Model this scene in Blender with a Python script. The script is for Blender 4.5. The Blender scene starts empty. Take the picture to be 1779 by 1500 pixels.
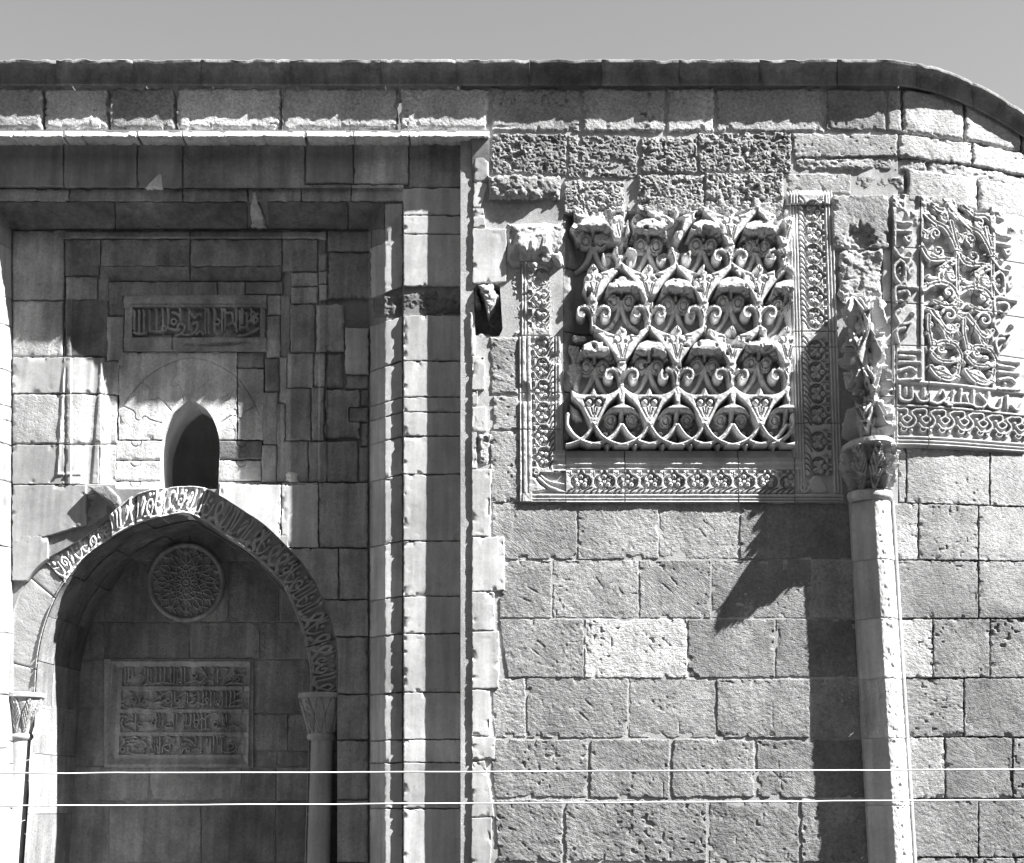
import bpy, math, random
import numpy as np

# ------------------------------------------------------------------ camera, sky, sun, exposure
SC = bpy.context.scene
COL = SC.collection
CAM_Y, CAM_Z, PITCH, FPX = -10.0, 1.6, math.radians(14.0), 2612.0     # photograph 1779 x 1500 px, focal length in px
cam = bpy.data.cameras.new("camera")
cam.sensor_fit = 'HORIZONTAL'
cam.sensor_width = 36.0
cam.lens = 36.0 * FPX / 1779.0
cam.clip_end = 2000.0
cam_o = bpy.data.objects.new("camera", cam)
COL.objects.link(cam_o)
cam_o.location = (0, CAM_Y, CAM_Z)
cam_o.rotation_euler = (math.pi / 2 + PITCH, 0, 0)
SC.camera = cam_o

SUN_DIR = np.array([2.8, -1.0, 3.2])
SUN_DIR = SUN_DIR / np.linalg.norm(SUN_DIR)
SUN_EL = math.asin(SUN_DIR[2])
SUN_AZ = math.atan2(SUN_DIR[0], SUN_DIR[1])         # clockwise from +Y
world = bpy.data.worlds.new("World")
SC.world = world
world.use_nodes = True
wt = world.node_tree
wt.nodes.clear()
sky = wt.nodes.new("ShaderNodeTexSky")
sky.sky_type = 'NISHITA'
sky.sun_disc = False
sky.sun_elevation = SUN_EL
sky.sun_rotation = SUN_AZ
sky.altitude = 1300.0
sky.air_density = 1.0
sky.dust_density = 0.5
bw = wt.nodes.new("ShaderNodeRGBToBW")              # a black-and-white plate: the sky gives grey light
bg = wt.nodes.new("ShaderNodeBackground")
bg.inputs[1].default_value = 0.08
wo = wt.nodes.new("ShaderNodeOutputWorld")
wt.links.new(sky.outputs[0], bw.inputs[0])
wt.links.new(bw.outputs[0], bg.inputs[0])
wt.links.new(bg.outputs[0], wo.inputs[0])

sun = bpy.data.lights.new("sun", 'SUN')
sun.energy = 5.0
sun.angle = math.radians(0.5)
sun.color = (1.0, 0.998, 0.995)
sun_o = bpy.data.objects.new("sun", sun)
COL.objects.link(sun_o)
sun_o.location = (20, -10, 25)
import mathutils
sun_o.rotation_euler = mathutils.Vector(SUN_DIR).to_track_quat('Z', 'Y').to_euler()

SC.view_settings.view_transform = 'Standard'
SC.view_settings.look = 'None'
SC.view_settings.gamma = 1.0
SC.view_settings.use_curve_mapping = False
SC.view_settings.exposure = 1.75
SC.render.engine = 'CYCLES'
SC.cycles.max_bounces = 6
SC.cycles.diffuse_bounces = 4
SC.cycles.use_denoising = True

random.seed(11)
K = 0.004                                           # metres per photograph pixel on the wall

# ------------------------------------------------------------------ geometry helpers
CP, SP = math.cos(PITCH), math.sin(PITCH)

def PT(u, v, Y):
    """the point of the plane y = Y that the photograph shows at pixel (u, v)"""
    u = np.asarray(u, float); v = np.asarray(v, float); Y = np.asarray(Y, float)
    a = (u - 889.5) / FPX
    b = -(v - 750.0) / FPX
    dy = CP - b * SP
    dz = SP + b * CP
    t = (Y - CAM_Y) / dy
    return np.stack(np.broadcast_arrays(a * t, Y + 0 * t, CAM_Z + dz * t), -1)

def _h(ix, iy, s):
    n = (ix.astype(np.int64) * 374761393 + iy.astype(np.int64) * 668265263 + s * 1274126177) & 0x7fffffff
    n = ((n ^ (n >> 13)) * 1103515245 + 12345) & 0x7fffffff
    n = ((n ^ (n >> 15)) * 1013904223) & 0x7fffffff
    return ((n ^ (n >> 16)) & 0xffff) / 65535.0

def vn(x, y, s=0):
    xi = np.floor(x); yi = np.floor(y)
    fx = x - xi; fy = y - yi
    fx = fx * fx * (3 - 2 * fx); fy = fy * fy * (3 - 2 * fy)
    a = _h(xi, yi, s); b = _h(xi + 1, yi, s); c = _h(xi, yi + 1, s); d = _h(xi + 1, yi + 1, s)
    return (a + (b - a) * fx) * (1 - fy) + (c + (d - c) * fx) * fy

def fbm(x, y, s=0, octv=4, gain=0.5):
    r = 0; a = 1; t = 0
    for o in range(octv):
        r = r + a * (vn(x, y, s + o * 17) - 0.5)
        t += a; a *= gain
        x = x * 2.03 + 5.3; y = y * 2.03 + 1.7
    return r / t * 2                                  # about -1 .. 1

def sst(a, b, x):
    t = np.clip((x - a) / (b - a), 0, 1)
    return t * t * (3 - 2 * t)

def grid_faces(nr, nc):
    i = np.arange(nr * nc).reshape(nr, nc)
    return np.stack([i[:-1, :-1], i[1:, :-1], i[1:, 1:], i[:-1, 1:]], -1).reshape(-1, 4)

def prune(V, F):
    used = np.zeros(len(V), bool); used[F.ravel()] = True
    m = np.cumsum(used) - 1
    return V[used], m[F], used

def boundary(F):
    e = np.concatenate([F[:, [0, 1]], F[:, [1, 2]], F[:, [2, 3]], F[:, [3, 0]]])
    key = np.sort(e, 1); key = key[:, 0].astype(np.int64) * 100000000 + key[:, 1]
    _, inv, cnt = np.unique(key, return_inverse=True, return_counts=True)
    return e[cnt[inv] == 1]

def skirt(V, F, off):
    """carry the open rim straight back by the vector off"""
    e = boundary(F)
    ids = np.unique(e)
    m = np.zeros(len(V), np.int64); m[ids] = np.arange(len(ids)) + len(V)
    V2 = np.concatenate([V, V[ids] + np.asarray(off, float)])
    Q = np.stack([e[:, 1], e[:, 0], m[e[:, 0]], m[e[:, 1]]], -1)
    return V2, np.concatenate([F, Q])

def link_mesh(name, V, F, parent=None, mat=None, col=None, smooth=True, sharp=42):
    me = bpy.data.meshes.new(name)
    V = np.asarray(V, float)
    off = np.array(parent['_o']) if parent is not None and '_o' in parent else np.zeros(3)
    if parent is not None and parent.parent is not None:
        off = np.array(parent.parent['_o']) if '_o' in parent.parent else off
    V = V - off
    F = np.asarray(F)
    k = F.shape[1]
    me.vertices.add(len(V)); me.vertices.foreach_set("co", V.astype(np.float32).ravel())
    me.loops.add(F.size); me.loops.foreach_set("vertex_index", F.astype(np.int32).ravel())
    me.polygons.add(len(F))
    me.polygons.foreach_set("loop_start", np.arange(0, F.size, k, dtype=np.int32))
    me.polygons.foreach_set("loop_total", np.full(len(F), k, np.int32))
    me.update(calc_edges=True)
    if smooth:
        me.polygons.foreach_set("use_smooth", np.ones(len(F), bool))
        if sharp:
            me.set_sharp_from_angle(angle=math.radians(sharp))
    o = bpy.data.objects.new(name, me)
    COL.objects.link(o)
    if parent is not None:
        o.parent = parent
    if mat is not None:
        me.materials.append(mat)
    c = 0.5 if col is None else col
    o.color = (c, c, c, 1)
    return o

def thing(name, label, cat, loc, group=None):
    o = bpy.data.objects.new(name, None)
    COL.objects.link(o)
    o.empty_display_size = 0.2
    o.location = loc
    o['_o'] = [float(x) for x in loc]
    o['label'] = label; o['category'] = cat
    if group:
        o['group'] = group
    return o

def tag(o, label, cat, group=None):
    o['label'] = label; o['category'] = cat
    if group:
        o['group'] = group
    return o

def inside(px, py, poly):
    p = np.asarray(poly, float); r = np.zeros(px.shape, bool)
    x1, y1 = p[-1]
    for x2, y2 in p:
        c = ((y1 > py) != (y2 > py))
        with np.errstate(divide='ignore', invalid='ignore'):
            xi = (x2 - x1) * (py - y1) / (y2 - y1 + 1e-12) + x1
        r ^= c & (px < xi)
        x1, y1 = x2, y2
    return r

def near_on(px, py, poly):
    """closest point on a closed polygon, and its distance"""
    p = np.asarray(poly, float)
    bx = np.zeros(px.shape); by = np.zeros(px.shape); bd = np.full(px.shape, 1e9)
    for i in range(len(p)):
        a = p[i - 1]; d = p[i] - a
        L = max(d @ d, 1e-9)
        t = np.clip(((px - a[0]) * d[0] + (py - a[1]) * d[1]) / L, 0, 1)
        cx = a[0] + t * d[0]; cy = a[1] + t * d[1]
        q = np.hypot(px - cx, py - cy)
        m = q < bd
        bx[m] = cx[m]; by[m] = cy[m]; bd[m] = q[m]
    return bx, by, bd

def smooth_line(pts, n=8):
    p = np.asarray(pts, float)
    if len(p) < 3:
        return p
    q = np.concatenate([[2 * p[0] - p[1]], p, [2 * p[-1] - p[-2]]])
    t = np.linspace(0, 1, n, endpoint=False)[:, None]
    out = []
    for i in range(1, len(q) - 2):
        a, b, c, d = q[i - 1], q[i], q[i + 1], q[i + 2]
        out.append(0.5 * ((2 * b) + (-a + c) * t + (2 * a - 5 * b + 4 * c - d) * t ** 2 + (-a + 3 * b - 3 * c + d) * t ** 3))
    return np.concatenate(out + [p[-1:]])

# ------------------------------------------------------------------ materials
def stone_mat(name, blotch=0.25, speck=0.12, grain=0.0016, tool=0.0, pit=0.0, streak=0.0, rough=0.92, dark_pit=0.0):
    m = bpy.data.materials.new(name)
    m.use_nodes = True
    t = m.node_tree; N = t.nodes; L = t.links
    N.clear()
    out = N.new("ShaderNodeOutputMaterial"); bs = N.new("ShaderNodeBsdfPrincipled")
    L.new(bs.outputs[0], out.inputs[0])
    bs.inputs['Roughness'].default_value = rough
    bs.inputs['Specular IOR Level'].default_value = 0.18
    geo = N.new("ShaderNodeNewGeometry"); oi = N.new("ShaderNodeObjectInfo")
    off = N.new("ShaderNodeVectorMath"); off.operation = 'MULTIPLY_ADD'
    off.inputs[1].default_value = (1, 1, 1)
    L.new(geo.outputs['Position'], off.inputs[0])
    rs = N.new("ShaderNodeMath"); rs.operation = 'MULTIPLY'; rs.inputs[1].default_value = 37.0
    L.new(oi.outputs['Random'], rs.inputs[0]); L.new(rs.outputs[0], off.inputs[2])
    vec = off.outputs[0]
    vr = N.new("ShaderNodeVectorRotate"); vr.rotation_type = 'Y_AXIS'       # every block was tooled at its own angle
    ra = N.new("ShaderNodeMath"); ra.operation = 'MULTIPLY_ADD'; ra.inputs[1].default_value = 1.3; ra.inputs[2].default_value = -0.75
    L.new(oi.outputs['Random'], ra.inputs[0]); L.new(vec, vr.inputs['Vector']); L.new(ra.outputs[0], vr.inputs['Angle'])
    turned = vr.outputs[0]

    def noise(scale, detail=5, rgh=0.55, mp=None, dist=0.0):
        n = N.new("ShaderNodeTexNoise"); n.inputs['Scale'].default_value = scale
        n.inputs['Detail'].default_value = detail; n.inputs['Roughness'].default_value = rgh
        n.inputs['Distortion'].default_value = dist
        if mp is None:
            L.new(vec, n.inputs['Vector'])
        else:
            k = N.new("ShaderNodeMapping"); k.inputs['Rotation'].default_value = mp[0]; k.inputs['Scale'].default_value = mp[1]
            L.new(turned if mp[0][1] else vec, k.inputs['Vector']); L.new(k.outputs[0], n.inputs['Vector'])
        return n.outputs['Fac']

    def mrange(x, a, b, c, d):
        r = N.new("ShaderNodeMapRange"); r.inputs[1].default_value = a; r.inputs[2].default_value = b
        r.inputs[3].default_value = c; r.inputs[4].default_value = d
        L.new(x, r.inputs[0]); return r.outputs[0]

    def mul(a, b):
        r = N.new("ShaderNodeMath"); r.operation = 'MULTIPLY'; L.new(a, r.inputs[0]); L.new(b, r.inputs[1]); return r.outputs[0]

    def add(a, b, k=1.0):
        r = N.new("ShaderNodeMath"); r.operation = 'MULTIPLY_ADD'; L.new(b, r.inputs[0]); r.inputs[1].default_value = k; L.new(a, r.inputs[2]); return r.outputs[0]

    f = mrange(noise(3.2, 6, 0.6), 0.28, 0.72, 1 - blotch, 1 + blotch)
    f = mul(f, mrange(noise(45, 4, 0.65), 0.25, 0.75, 1 - speck, 1 + speck))
    f = mul(f, mrange(noise(190, 3, 0.6), 0.25, 0.75, 1 - speck * 0.8, 1 + speck * 0.8))
    if streak:
        f = mul(f, mrange(noise(1.0, 5, 0.6, ((0, 0, 0), (16, 16, 1.1))), 0.32, 0.68, 1 - streak, 1 + streak))
    if dark_pit:
        f = mul(f, mrange(noise(70, 2, 0.5), 0.27, 0.36, 1 - dark_pit, 1.0))
    # stains and run-off that cross from stone to stone
    for sc_, mp_, lo in ((1.0, (1.4, 1.4, 1.1), .80), (1.0, (5.5, 5.5, .5), .86)):
        k = N.new("ShaderNodeMapping"); k.inputs['Scale'].default_value = mp_
        L.new(geo.outputs['Position'], k.inputs['Vector'])
        n = N.new("ShaderNodeTexNoise"); n.inputs['Scale'].default_value = sc_; n.inputs['Detail'].default_value = 6; n.inputs['Roughness'].default_value = .65
        L.new(k.outputs[0], n.inputs['Vector'])
        f = mul(f, mrange(n.outputs['Fac'], .34, .62, lo, 2 - lo - .08))
    cm = N.new("ShaderNodeVectorMath"); cm.operation = 'SCALE'
    L.new(oi.outputs['Color'], cm.inputs[0]); L.new(f, cm.inputs['Scale'])
    L.new(cm.outputs[0], bs.inputs['Base Color'])
    h = noise(150, 6, 0.62)
    bp = N.new("ShaderNodeBump"); bp.inputs['Strength'].default_value = 1.0; bp.inputs['Distance'].default_value = grain
    L.new(h, bp.inputs['Height'])
    last = bp
    if tool:
        for (ang, k) in ((math.radians(38), 1.0), (math.radians(52), 0.7)):
            b2 = N.new("ShaderNodeBump"); b2.inputs['Distance'].default_value = tool * k
            L.new(noise(1.0, 4, 0.6, ((0, ang, 0), (26, 60, 120)), 0.4), b2.inputs['Height'])
            L.new(last.outputs[0], b2.inputs['Normal']); last = b2
    if pit:
        b3 = N.new("ShaderNodeBump"); b3.inputs['Distance'].default_value = pit
        L.new(mrange(noise(55, 4, 0.6), 0.30, 0.5, 0, 1), b3.inputs['Height'])
        L.new(last.outputs[0], b3.inputs['Normal']); last = b3
    L.new(last.outputs[0], bs.inputs['Normal'])
    return m

M_GRAIN = stone_mat("grainy_stone", 0.22, 0.42, 0.005, dark_pit=0.45, pit=0.004)
M_WALL = stone_mat("rough_ashlar", 0.26, 0.34, 0.0046, tool=0.0045, pit=0.0022, dark_pit=0.42)
M_PIT = stone_mat("pitted_stone", 0.18, 0.18, 0.0035, pit=0.006, dark_pit=0.3)
M_MARB = stone_mat("dressed_limestone", 0.20, 0.10, 0.0011, streak=0.17, dark_pit=0.22)
M_OLD = stone_mat("stained_limestone", 0.38, 0.22, 0.0022, streak=0.24, dark_pit=0.38, pit=0.002)
M_CARV = stone_mat("carved_limestone", 0.14, 0.10, 0.0012, pit=0.0012)
M_MORT = stone_mat("mortar", 0.25, 0.2, 0.003)
M_EARTH = stone_mat("packed_earth", 0.25, 0.2, 0.01)
M_DARK = stone_mat("dark_room_plaster", 0.1, 0.05, 0.001)
# ------------------------------------------------------------------ a dressed or rough stone
STY = {                    # amplitude px, scale px, octaves, rounding px, edge wear px, grid px
    'smooth': (0.3, 26, 4, 1.1, 1.5, 3.0),
    'old':    (0.8, 22, 4, 3.0, 1.8, 3.0),
    'tool':   (0.75, 15, 6, 1.3, 1.8, 1.7),
    'rough':  (1.05, 16, 6, 3.0, 3.0, 1.8),
    'pit':    (2.2, 18, 5, 3.6, 2.6, 1.5),
    'lump':   (8.0, 34, 4, 9.0, 5.0, 2.0),
}
_seed = [100]

def stone(parent, quad, Y, sty='tool', col=0.3, mat=None, thick=0.10, gap=0.5, name='stone', holes=(), keep=None, sd=None,
          step=None, amp=None, rnd=None, wear=None, disp=None, smooth=True, chips=(), holethick=None):
    """quad: (x0, y0, x1, y1) or four corners TL TR BR BL in photograph pixels; Y: depth, or a function of (u, v)"""
    A, S, O, R, W, ST = STY[sty]
    if amp is not None: A = amp
    if rnd is not None: R = rnd
    if wear is not None: W = wear
    if step is not None: ST = step
    if sd is None:
        _seed[0] += 1; sd = _seed[0]
    if mat is None:
        mat = {'smooth': M_MARB, 'old': M_OLD, 'tool': M_WALL, 'rough': M_WALL, 'pit': M_PIT, 'lump': M_PIT}[sty]
    if len(quad) == 4 and not hasattr(quad[0], '__len__'):
        x0, y0, x1, y1 = quad
        quad = ((x0, y0), (x1, y0), (x1, y1), (x0, y1))
    q = np.asarray(quad, float)
    w = max(np.hypot(*(q[1] - q[0])), np.hypot(*(q[2] - q[3]))); h = max(np.hypot(*(q[3] - q[0])), np.hypot(*(q[2] - q[1])))
    nc = max(4, int(round(w / ST)) + 1); nr = max(4, int(round(h / ST)) + 1)
    def ticks(n, L):
        e = np.array([0, 0.6, 1.4, 2.4, 4.0]) / L
        e = e[e < 0.25]
        return np.concatenate([e, np.linspace(e[-1], 1 - e[-1], n)[1:-1], 1 - e[::-1]])
    s, t = np.meshgrid(ticks(nc, w), ticks(nr, h))
    g = gap
    gs = g / w; gt = g / h
    s2 = gs + s * (1 - 2 * gs); t2 = gt + t * (1 - 2 * gt)
    def bil(k):
        return (q[0, k] * (1 - s2) + q[1, k] * s2) * (1 - t2) + (q[3, k] * (1 - s2) + q[2, k] * s2) * t2
    u = bil(0); v = bil(1)
    ex = np.minimum(s, 1 - s) * w; ey = np.minimum(t, 1 - t) * h
    # worn edges: pull the rim inwards by an uneven amount
    wx = W * (vn(v / 9.0, s * 0 + (s > .5) * 7.7 + sd, sd + 3) ** 2 + 0.8 * vn(v / 3.1, (s > .5) * 3.1 + sd, sd + 4) ** 3) * np.exp(-ex / 5)
    wy = W * (vn(u / 9.0, (t > .5) * 7.7 + sd, sd + 5) ** 2 + 0.8 * vn(u / 3.1, (t > .5) * 3.1 + sd, sd + 6) ** 3) * np.exp(-ey / 5)
    u = u + wx * np.sign(0.5 - s); v = v + wy * np.sign(0.5 - t)
    e = np.minimum(ex, ey)
    H = A * fbm(u / S, v / S, sd, O, 0.55)
    if sty in ('tool', 'rough'):
        rb = random.Random(sd); A *= rb.uniform(.55, 1.25); an = rb.uniform(.35, 1.0); pk = rb.choice([0, .4, .4, 1, 1.6])
        c, n = math.cos(an), math.sin(an)
        H = H + A * 0.5 * fbm((u * c + v * n) / 11.0, (-u * n + v * c) / 2.7, sd + 50, 4, .7)
        pits = sst(0.78, 0.9, vn(u / 6.0, v / 6.0, sd + 60)) * sst(.45, .75, vn(u / 34., v / 34., sd + 61))
        H = H - pits * A * 2.2 * pk + A * .35 * fbm(u / 3.4, v / 3.4, sd + 64, 2)
    if sty in ('pit', 'lump'):
        pk = 1.0 if sty == 'pit' else 0.45
        H = H + 4.0 - pk * 5.0 * sst(0.62, 0.84, vn(u / 9.0, v / 6.0, sd + 60)) * sst(.3, .6, vn(u / 26., v / 26., sd + 66)) - pk * 2.0 * sst(0.6, 0.85, vn(u / 3.1, v / 2.6, sd + 62))
        H = H + pk * 1.9 * fbm(u / 5.2, v / 4.2, sd + 70, 4, .7) + pk * 1.3 * np.abs(fbm(u / 9., v / 7., sd + 72, 3))
    rr = R * (0.6 + 0.9 * vn(u / 14., v / 14., sd + 9))
    k = np.clip(e / np.maximum(rr, 1e-3), 0, 1)
    H = H - rr * 0.8 * (1 - np.sqrt(np.maximum(0, 1 - (1 - k) ** 2)))
    chip = sst(0.70, 0.80, vn(u / 11., v / 11., sd + 30)) * np.exp(-e / 5.0)
    H = H - chip * W * 1.6
    for (cx, cy, cr, cd) in chips:                       # broken spots
        rr2 = np.hypot(u - cx, v - cy) / (cr * (0.7 + 0.6 * vn(u / 6., v / 6., sd + 77)))
        H = H - cd * (1 - sst(0.55, 1.05, rr2)) * (0.7 + 0.5 * vn(u / 4., v / 4., sd + 78))
    if disp is not None:
        H = H + disp(u, v)
    mask = np.ones(u.shape, bool)
    F = grid_faces(*u.shape)
    polys = [(p, False) for p in holes] + ([(keep, True)] if keep is not None else [])
    fu, fv = u.ravel().copy(), v.ravel().copy()
    fm = np.ones(len(F), bool)
    for p, kp in polys:
        ins = inside(fu, fv, p)
        bad = ~ins if kp else ins
        fm &= ~bad[F].all(1)
        nb = np.zeros(len(fu), bool); nb[F[fm].ravel()] = True
        mv = bad & nb
        if mv.any():
            bx, by, _ = near_on(fu[mv], fv[mv], p)
            fu[mv] = bx; fv[mv] = by
    F = F[fm]
    if len(F) == 0:
        return None
    Yb = Y(fu, fv) if callable(Y) else Y
    V = PT(fu, fv, Yb)
    V[:, 1] -= H.ravel() * K
    V, F, _ = prune(V, F)
    V, F = skirt(V, F, (0, thick, 0))
    return link_mesh(name, V, F, parent, mat, col, smooth)

def course(parent, y0, y1, xs, Y, sty='tool', cols=None, base=0.3, var=0.04, name='stone', **kw):
    for i in range(len(xs) - 1):
        c = cols[i] if cols and i < len(cols) and cols[i] else base + random.uniform(-var, var)
        j = lambda: random.uniform(-1.0, 1.0)
        a, b = xs[i], xs[i + 1]
        a = a if hasattr(a, '__len__') else (a, a); b = b if hasattr(b, '__len__') else (b, b)
        yy = Y if callable(Y) else Y + random.uniform(-0.004, 0.004)
        stone(parent, ((a[0], y0 + j()), (b[0], y0 + j()), (b[1], y1 + j()), (a[1], y1 + j())), yy, sty, c, name=name, **kw)

# ------------------------------------------------------------------ carving: heights on a pixel grid, from strokes, leaves, balls and grooves
class Carve:
    def __init__(s, x0, y0, x1, y1, step=1.0, base=0.0):
        s.x = np.arange(x0, x1 + step * 0.5, step); s.y = np.arange(y0, y1 + step * 0.5, step)
        s.X, s.Y = np.meshgrid(s.x, s.y)
        s.H = np.full(s.X.shape, float(base)); s.step = step; s.x0 = x0; s.y0 = y0; s.base = base
    def win(s, a, b, c, d):
        i0 = max(0, int((b - s.y0) / s.step)); i1 = min(len(s.y), int((d - s.y0) / s.step) + 2)
        j0 = max(0, int((a - s.x0) / s.step)); j1 = min(len(s.x), int((c - s.x0) / s.step) + 2)
        return (slice(i0, i1), slice(j0, j1)) if i1 > i0 and j1 > j0 else None
    def put(s, w, h, m, op):
        A = s.H[w]
        if op == 'max': A[m] = np.maximum(A[m], h[m])
        elif op == 'min': A[m] = np.minimum(A[m], h[m])
        elif op == 'sub': A[m] = A[m] - h[m]
        elif op == 'set': A[m] = h[m]
        elif op == 'add': A[m] = A[m] + h[m]
    def stroke(s, pts, w, h, prof='flat', w1=None, op='max', n=6, groove=0, raw=False):
        """w half-width px, tapering to w1"""
        p = np.asarray(pts, float) if raw else smooth_line(pts, n)
        w1 = w if w1 is None else w1
        W = max(w, w1) + 1
        q = s.win(p[:, 0].min() - W, p[:, 1].min() - W, p[:, 0].max() + W, p[:, 1].max() + W)
        if q is None: return
        X = s.X[q]; Y = s.Y[q]
        best = np.full(X.shape, 1e9); par = np.zeros(X.shape)
        d = np.diff(p, axis=0); L = np.hypot(d[:, 0], d[:, 1]); T = max(L.sum(), 1e-9); acc = 0
        for i in range(len(d)):
            if L[i] < 1e-9: continue
            a = p[i]
            t = np.clip(((X - a[0]) * d[i, 0] + (Y - a[1]) * d[i, 1]) / L[i] ** 2, 0, 1)
            r = np.hypot(X - a[0] - t * d[i, 0], Y - a[1] - t * d[i, 1])
            m = r < best
            best[m] = r[m]; par[m] = ((acc + t * L[i]) / T)[m]
            acc += L[i]
        ww = w + (w1 - w) * par
        k = best / np.maximum(ww, 1e-6)
        m = k < 1
        hh = h if not callable(h) else h(X, Y)
        if prof == 'flat': z = hh * np.clip((1 - k) * 2.2 + 0.35, 0, 1)
        elif prof == 'round': z = hh * (0.45 + 0.55 * np.sqrt(np.maximum(0, 1 - k * k)))
        else: z = hh * (1 - k)
        if groove:
            z = z - groove * np.exp(-((k - 0.0) / 0.28) ** 2)
        s.put(q, z * np.ones(X.shape), m, op)
    def disc(s, cx, cy, r, h, prof='dome', op='max', ry=None):
        ry = r if ry is None else ry
        q = s.win(cx - r - 1, cy - ry - 1, cx + r + 1, cy + ry + 1)
        if q is None: return
        k = np.hypot((s.X[q] - cx) / r, (s.Y[q] - cy) / ry)
        hh = h if not callable(h) else h(s.X[q], s.Y[q])
        if prof == 'dome': z = hh * (0.5 + 0.5 * np.sqrt(np.maximum(0, 1 - k * k)))
        elif prof == 'eye': z = hh * (0.72 + 0.28 * np.cos(k * 9.4))
        elif prof == 'ring': z = hh * (1 - np.abs(k - 0.75) * 4)
        else: z = hh * np.ones(k.shape)
        s.put(q, z, k < 1, op)
    def poly(s, pts, h, bevel=2.0, op='max', smooth=False):
        p = smooth_line(list(pts) + [pts[0]], 5)[:-1] if smooth else np.asarray(pts, float)
        q = s.win(p[:, 0].min() - 1, p[:, 1].min() - 1, p[:, 0].max() + 1, p[:, 1].max() + 1)
        if q is None: return
        X, Y = s.X[q], s.Y[q]
        m = inside(X, Y, p)
        _, _, d = near_on(X, Y, p)
        hh = h if not callable(h) else h(X, Y)
        z = hh * np.clip(0.45 + 0.55 * d / bevel, 0, 1) if bevel else hh * np.ones(X.shape)
        s.put(q, z, m, op)
    def spiral(s, cx, cy, r, a0, turns, w, h, sgn=1, prof='round', groove=0):
        t = np.linspace(0, 1, 26)
        a = a0 + sgn * t * turns * 2 * math.pi
        rr = r * (1 - 0.85 * t)
        s.stroke(np.stack([cx + rr * np.cos(a), cy + rr * np.sin(a)], -1), w, h, prof, w * 0.7, raw=True, groove=groove)
    def wear(s, sd, amp=0.8, sc=9, lo=None):
        s.H = s.H + amp * fbm(s.X / sc, s.Y / sc, sd, 4, 0.55) * (0.35 + np.clip(s.H / 10.0, 0, 1))

def relief(name, parent, C, pos, mat=None, col=0.5, cut=None, thick=0.0, keep=None, smooth=False):
    """mesh of a Carve grid; pos(u, v, h) gives world points; cut: only what stands above that height"""
    V = pos(C.X.ravel(), C.Y.ravel(), C.H.ravel())
    F = grid_faces(*C.X.shape)
    if cut is not None:
        m = (C.H.ravel() > cut)
        F = F[m[F].any(1)]
    if keep is not None:
        m = keep(C.X.ravel(), C.Y.ravel())
        F = F[m[F].all(1)]
    if len(F) == 0:
        return None
    V, F, _ = prune(V, F)
    if thick:
        V, F = skirt(V, F, (0, thick, 0))
    return link_mesh(name, V, F, parent, mat or M_CARV, col, smooth, 0)

def flat_pos(Y):
    def f(u, v, h):
        V = PT(u, v, Y(u, v) if callable(Y) else Y)
        V[:, 1] -= h * K
        return V
    return f

def box(name, parent, a, b, mat, col):
    x0, y0, z0 = a; x1, y1, z1 = b
    V = [(x0, y0, z0), (x1, y0, z0), (x1, y1, z0), (x0, y1, z0), (x0, y0, z1), (x1, y0, z1), (x1, y1, z1), (x0, y1, z1)]
    F = [(3, 2, 1, 0), (4, 5, 6, 7), (0, 1, 5, 4), (1, 2, 6, 5), (2, 3, 7, 6), (3, 0, 4, 7)]
    return link_mesh(name, V, F, parent, mat, col, False)

def slab(name, parent, quad, Y, thick, mat, col, holes=(), keep=None, step=12):
    """a plain sheet of bedding behind the stones"""
    return stone(parent, quad, Y, 'smooth', col, mat, thick, 0.0, name, holes, keep, step=step, amp=0.6, rnd=0.1, wear=0.0)
# ------------------------------------------------------------------ ground
g = link_mesh('ground', [(-120, -140, 0), (120, -140, 0), (120, 60, 0), (-120, 60, 0)], [(0, 1, 2, 3)], None, M_EARTH, 0.05, False)
g['kind'] = 'structure'
# unseen row of tall dark houses, added behind the camera to block the low sky
hx = -46.0
for i in range(9):
    w_ = random.uniform(9, 12); hh = random.uniform(12.5, 15.0); yb = -13.2 - random.uniform(0, .5)
    Vh = [(hx, yb - 9, 0), (hx + w_, yb - 9, 0), (hx + w_, yb, 0), (hx, yb, 0), (hx, yb - 9, hh), (hx + w_, yb - 9, hh), (hx + w_, yb, hh), (hx, yb, hh), (hx, yb - 4.5, hh + 1.6), (hx + w_, yb - 4.5, hh + 1.6)]
    Fh = [(3, 2, 6, 7), (1, 0, 4, 5), (0, 3, 7, 4), (2, 1, 5, 6), (7, 6, 9, 8), (5, 4, 8, 9), (4, 7, 8, 8), (6, 5, 9, 9)]
    me = bpy.data.meshes.new('added_sky_blocker'); me.from_pydata(Vh, [], [tuple(dict.fromkeys(f)) for f in Fh]); me.materials.append(M_WALL)
    o = bpy.data.objects.new('added_sky_blocker', me); COL.objects.link(o); o.color = (.07, .07, .07, 1); o['kind'] = 'structure'
    hx += w_ + .02

# ------------------------------------------------------------------ depths of the front
B = 0.37                       # field of the portal bay behind the moulded frame
NB = 1.22                      # back of the arched niche

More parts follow.
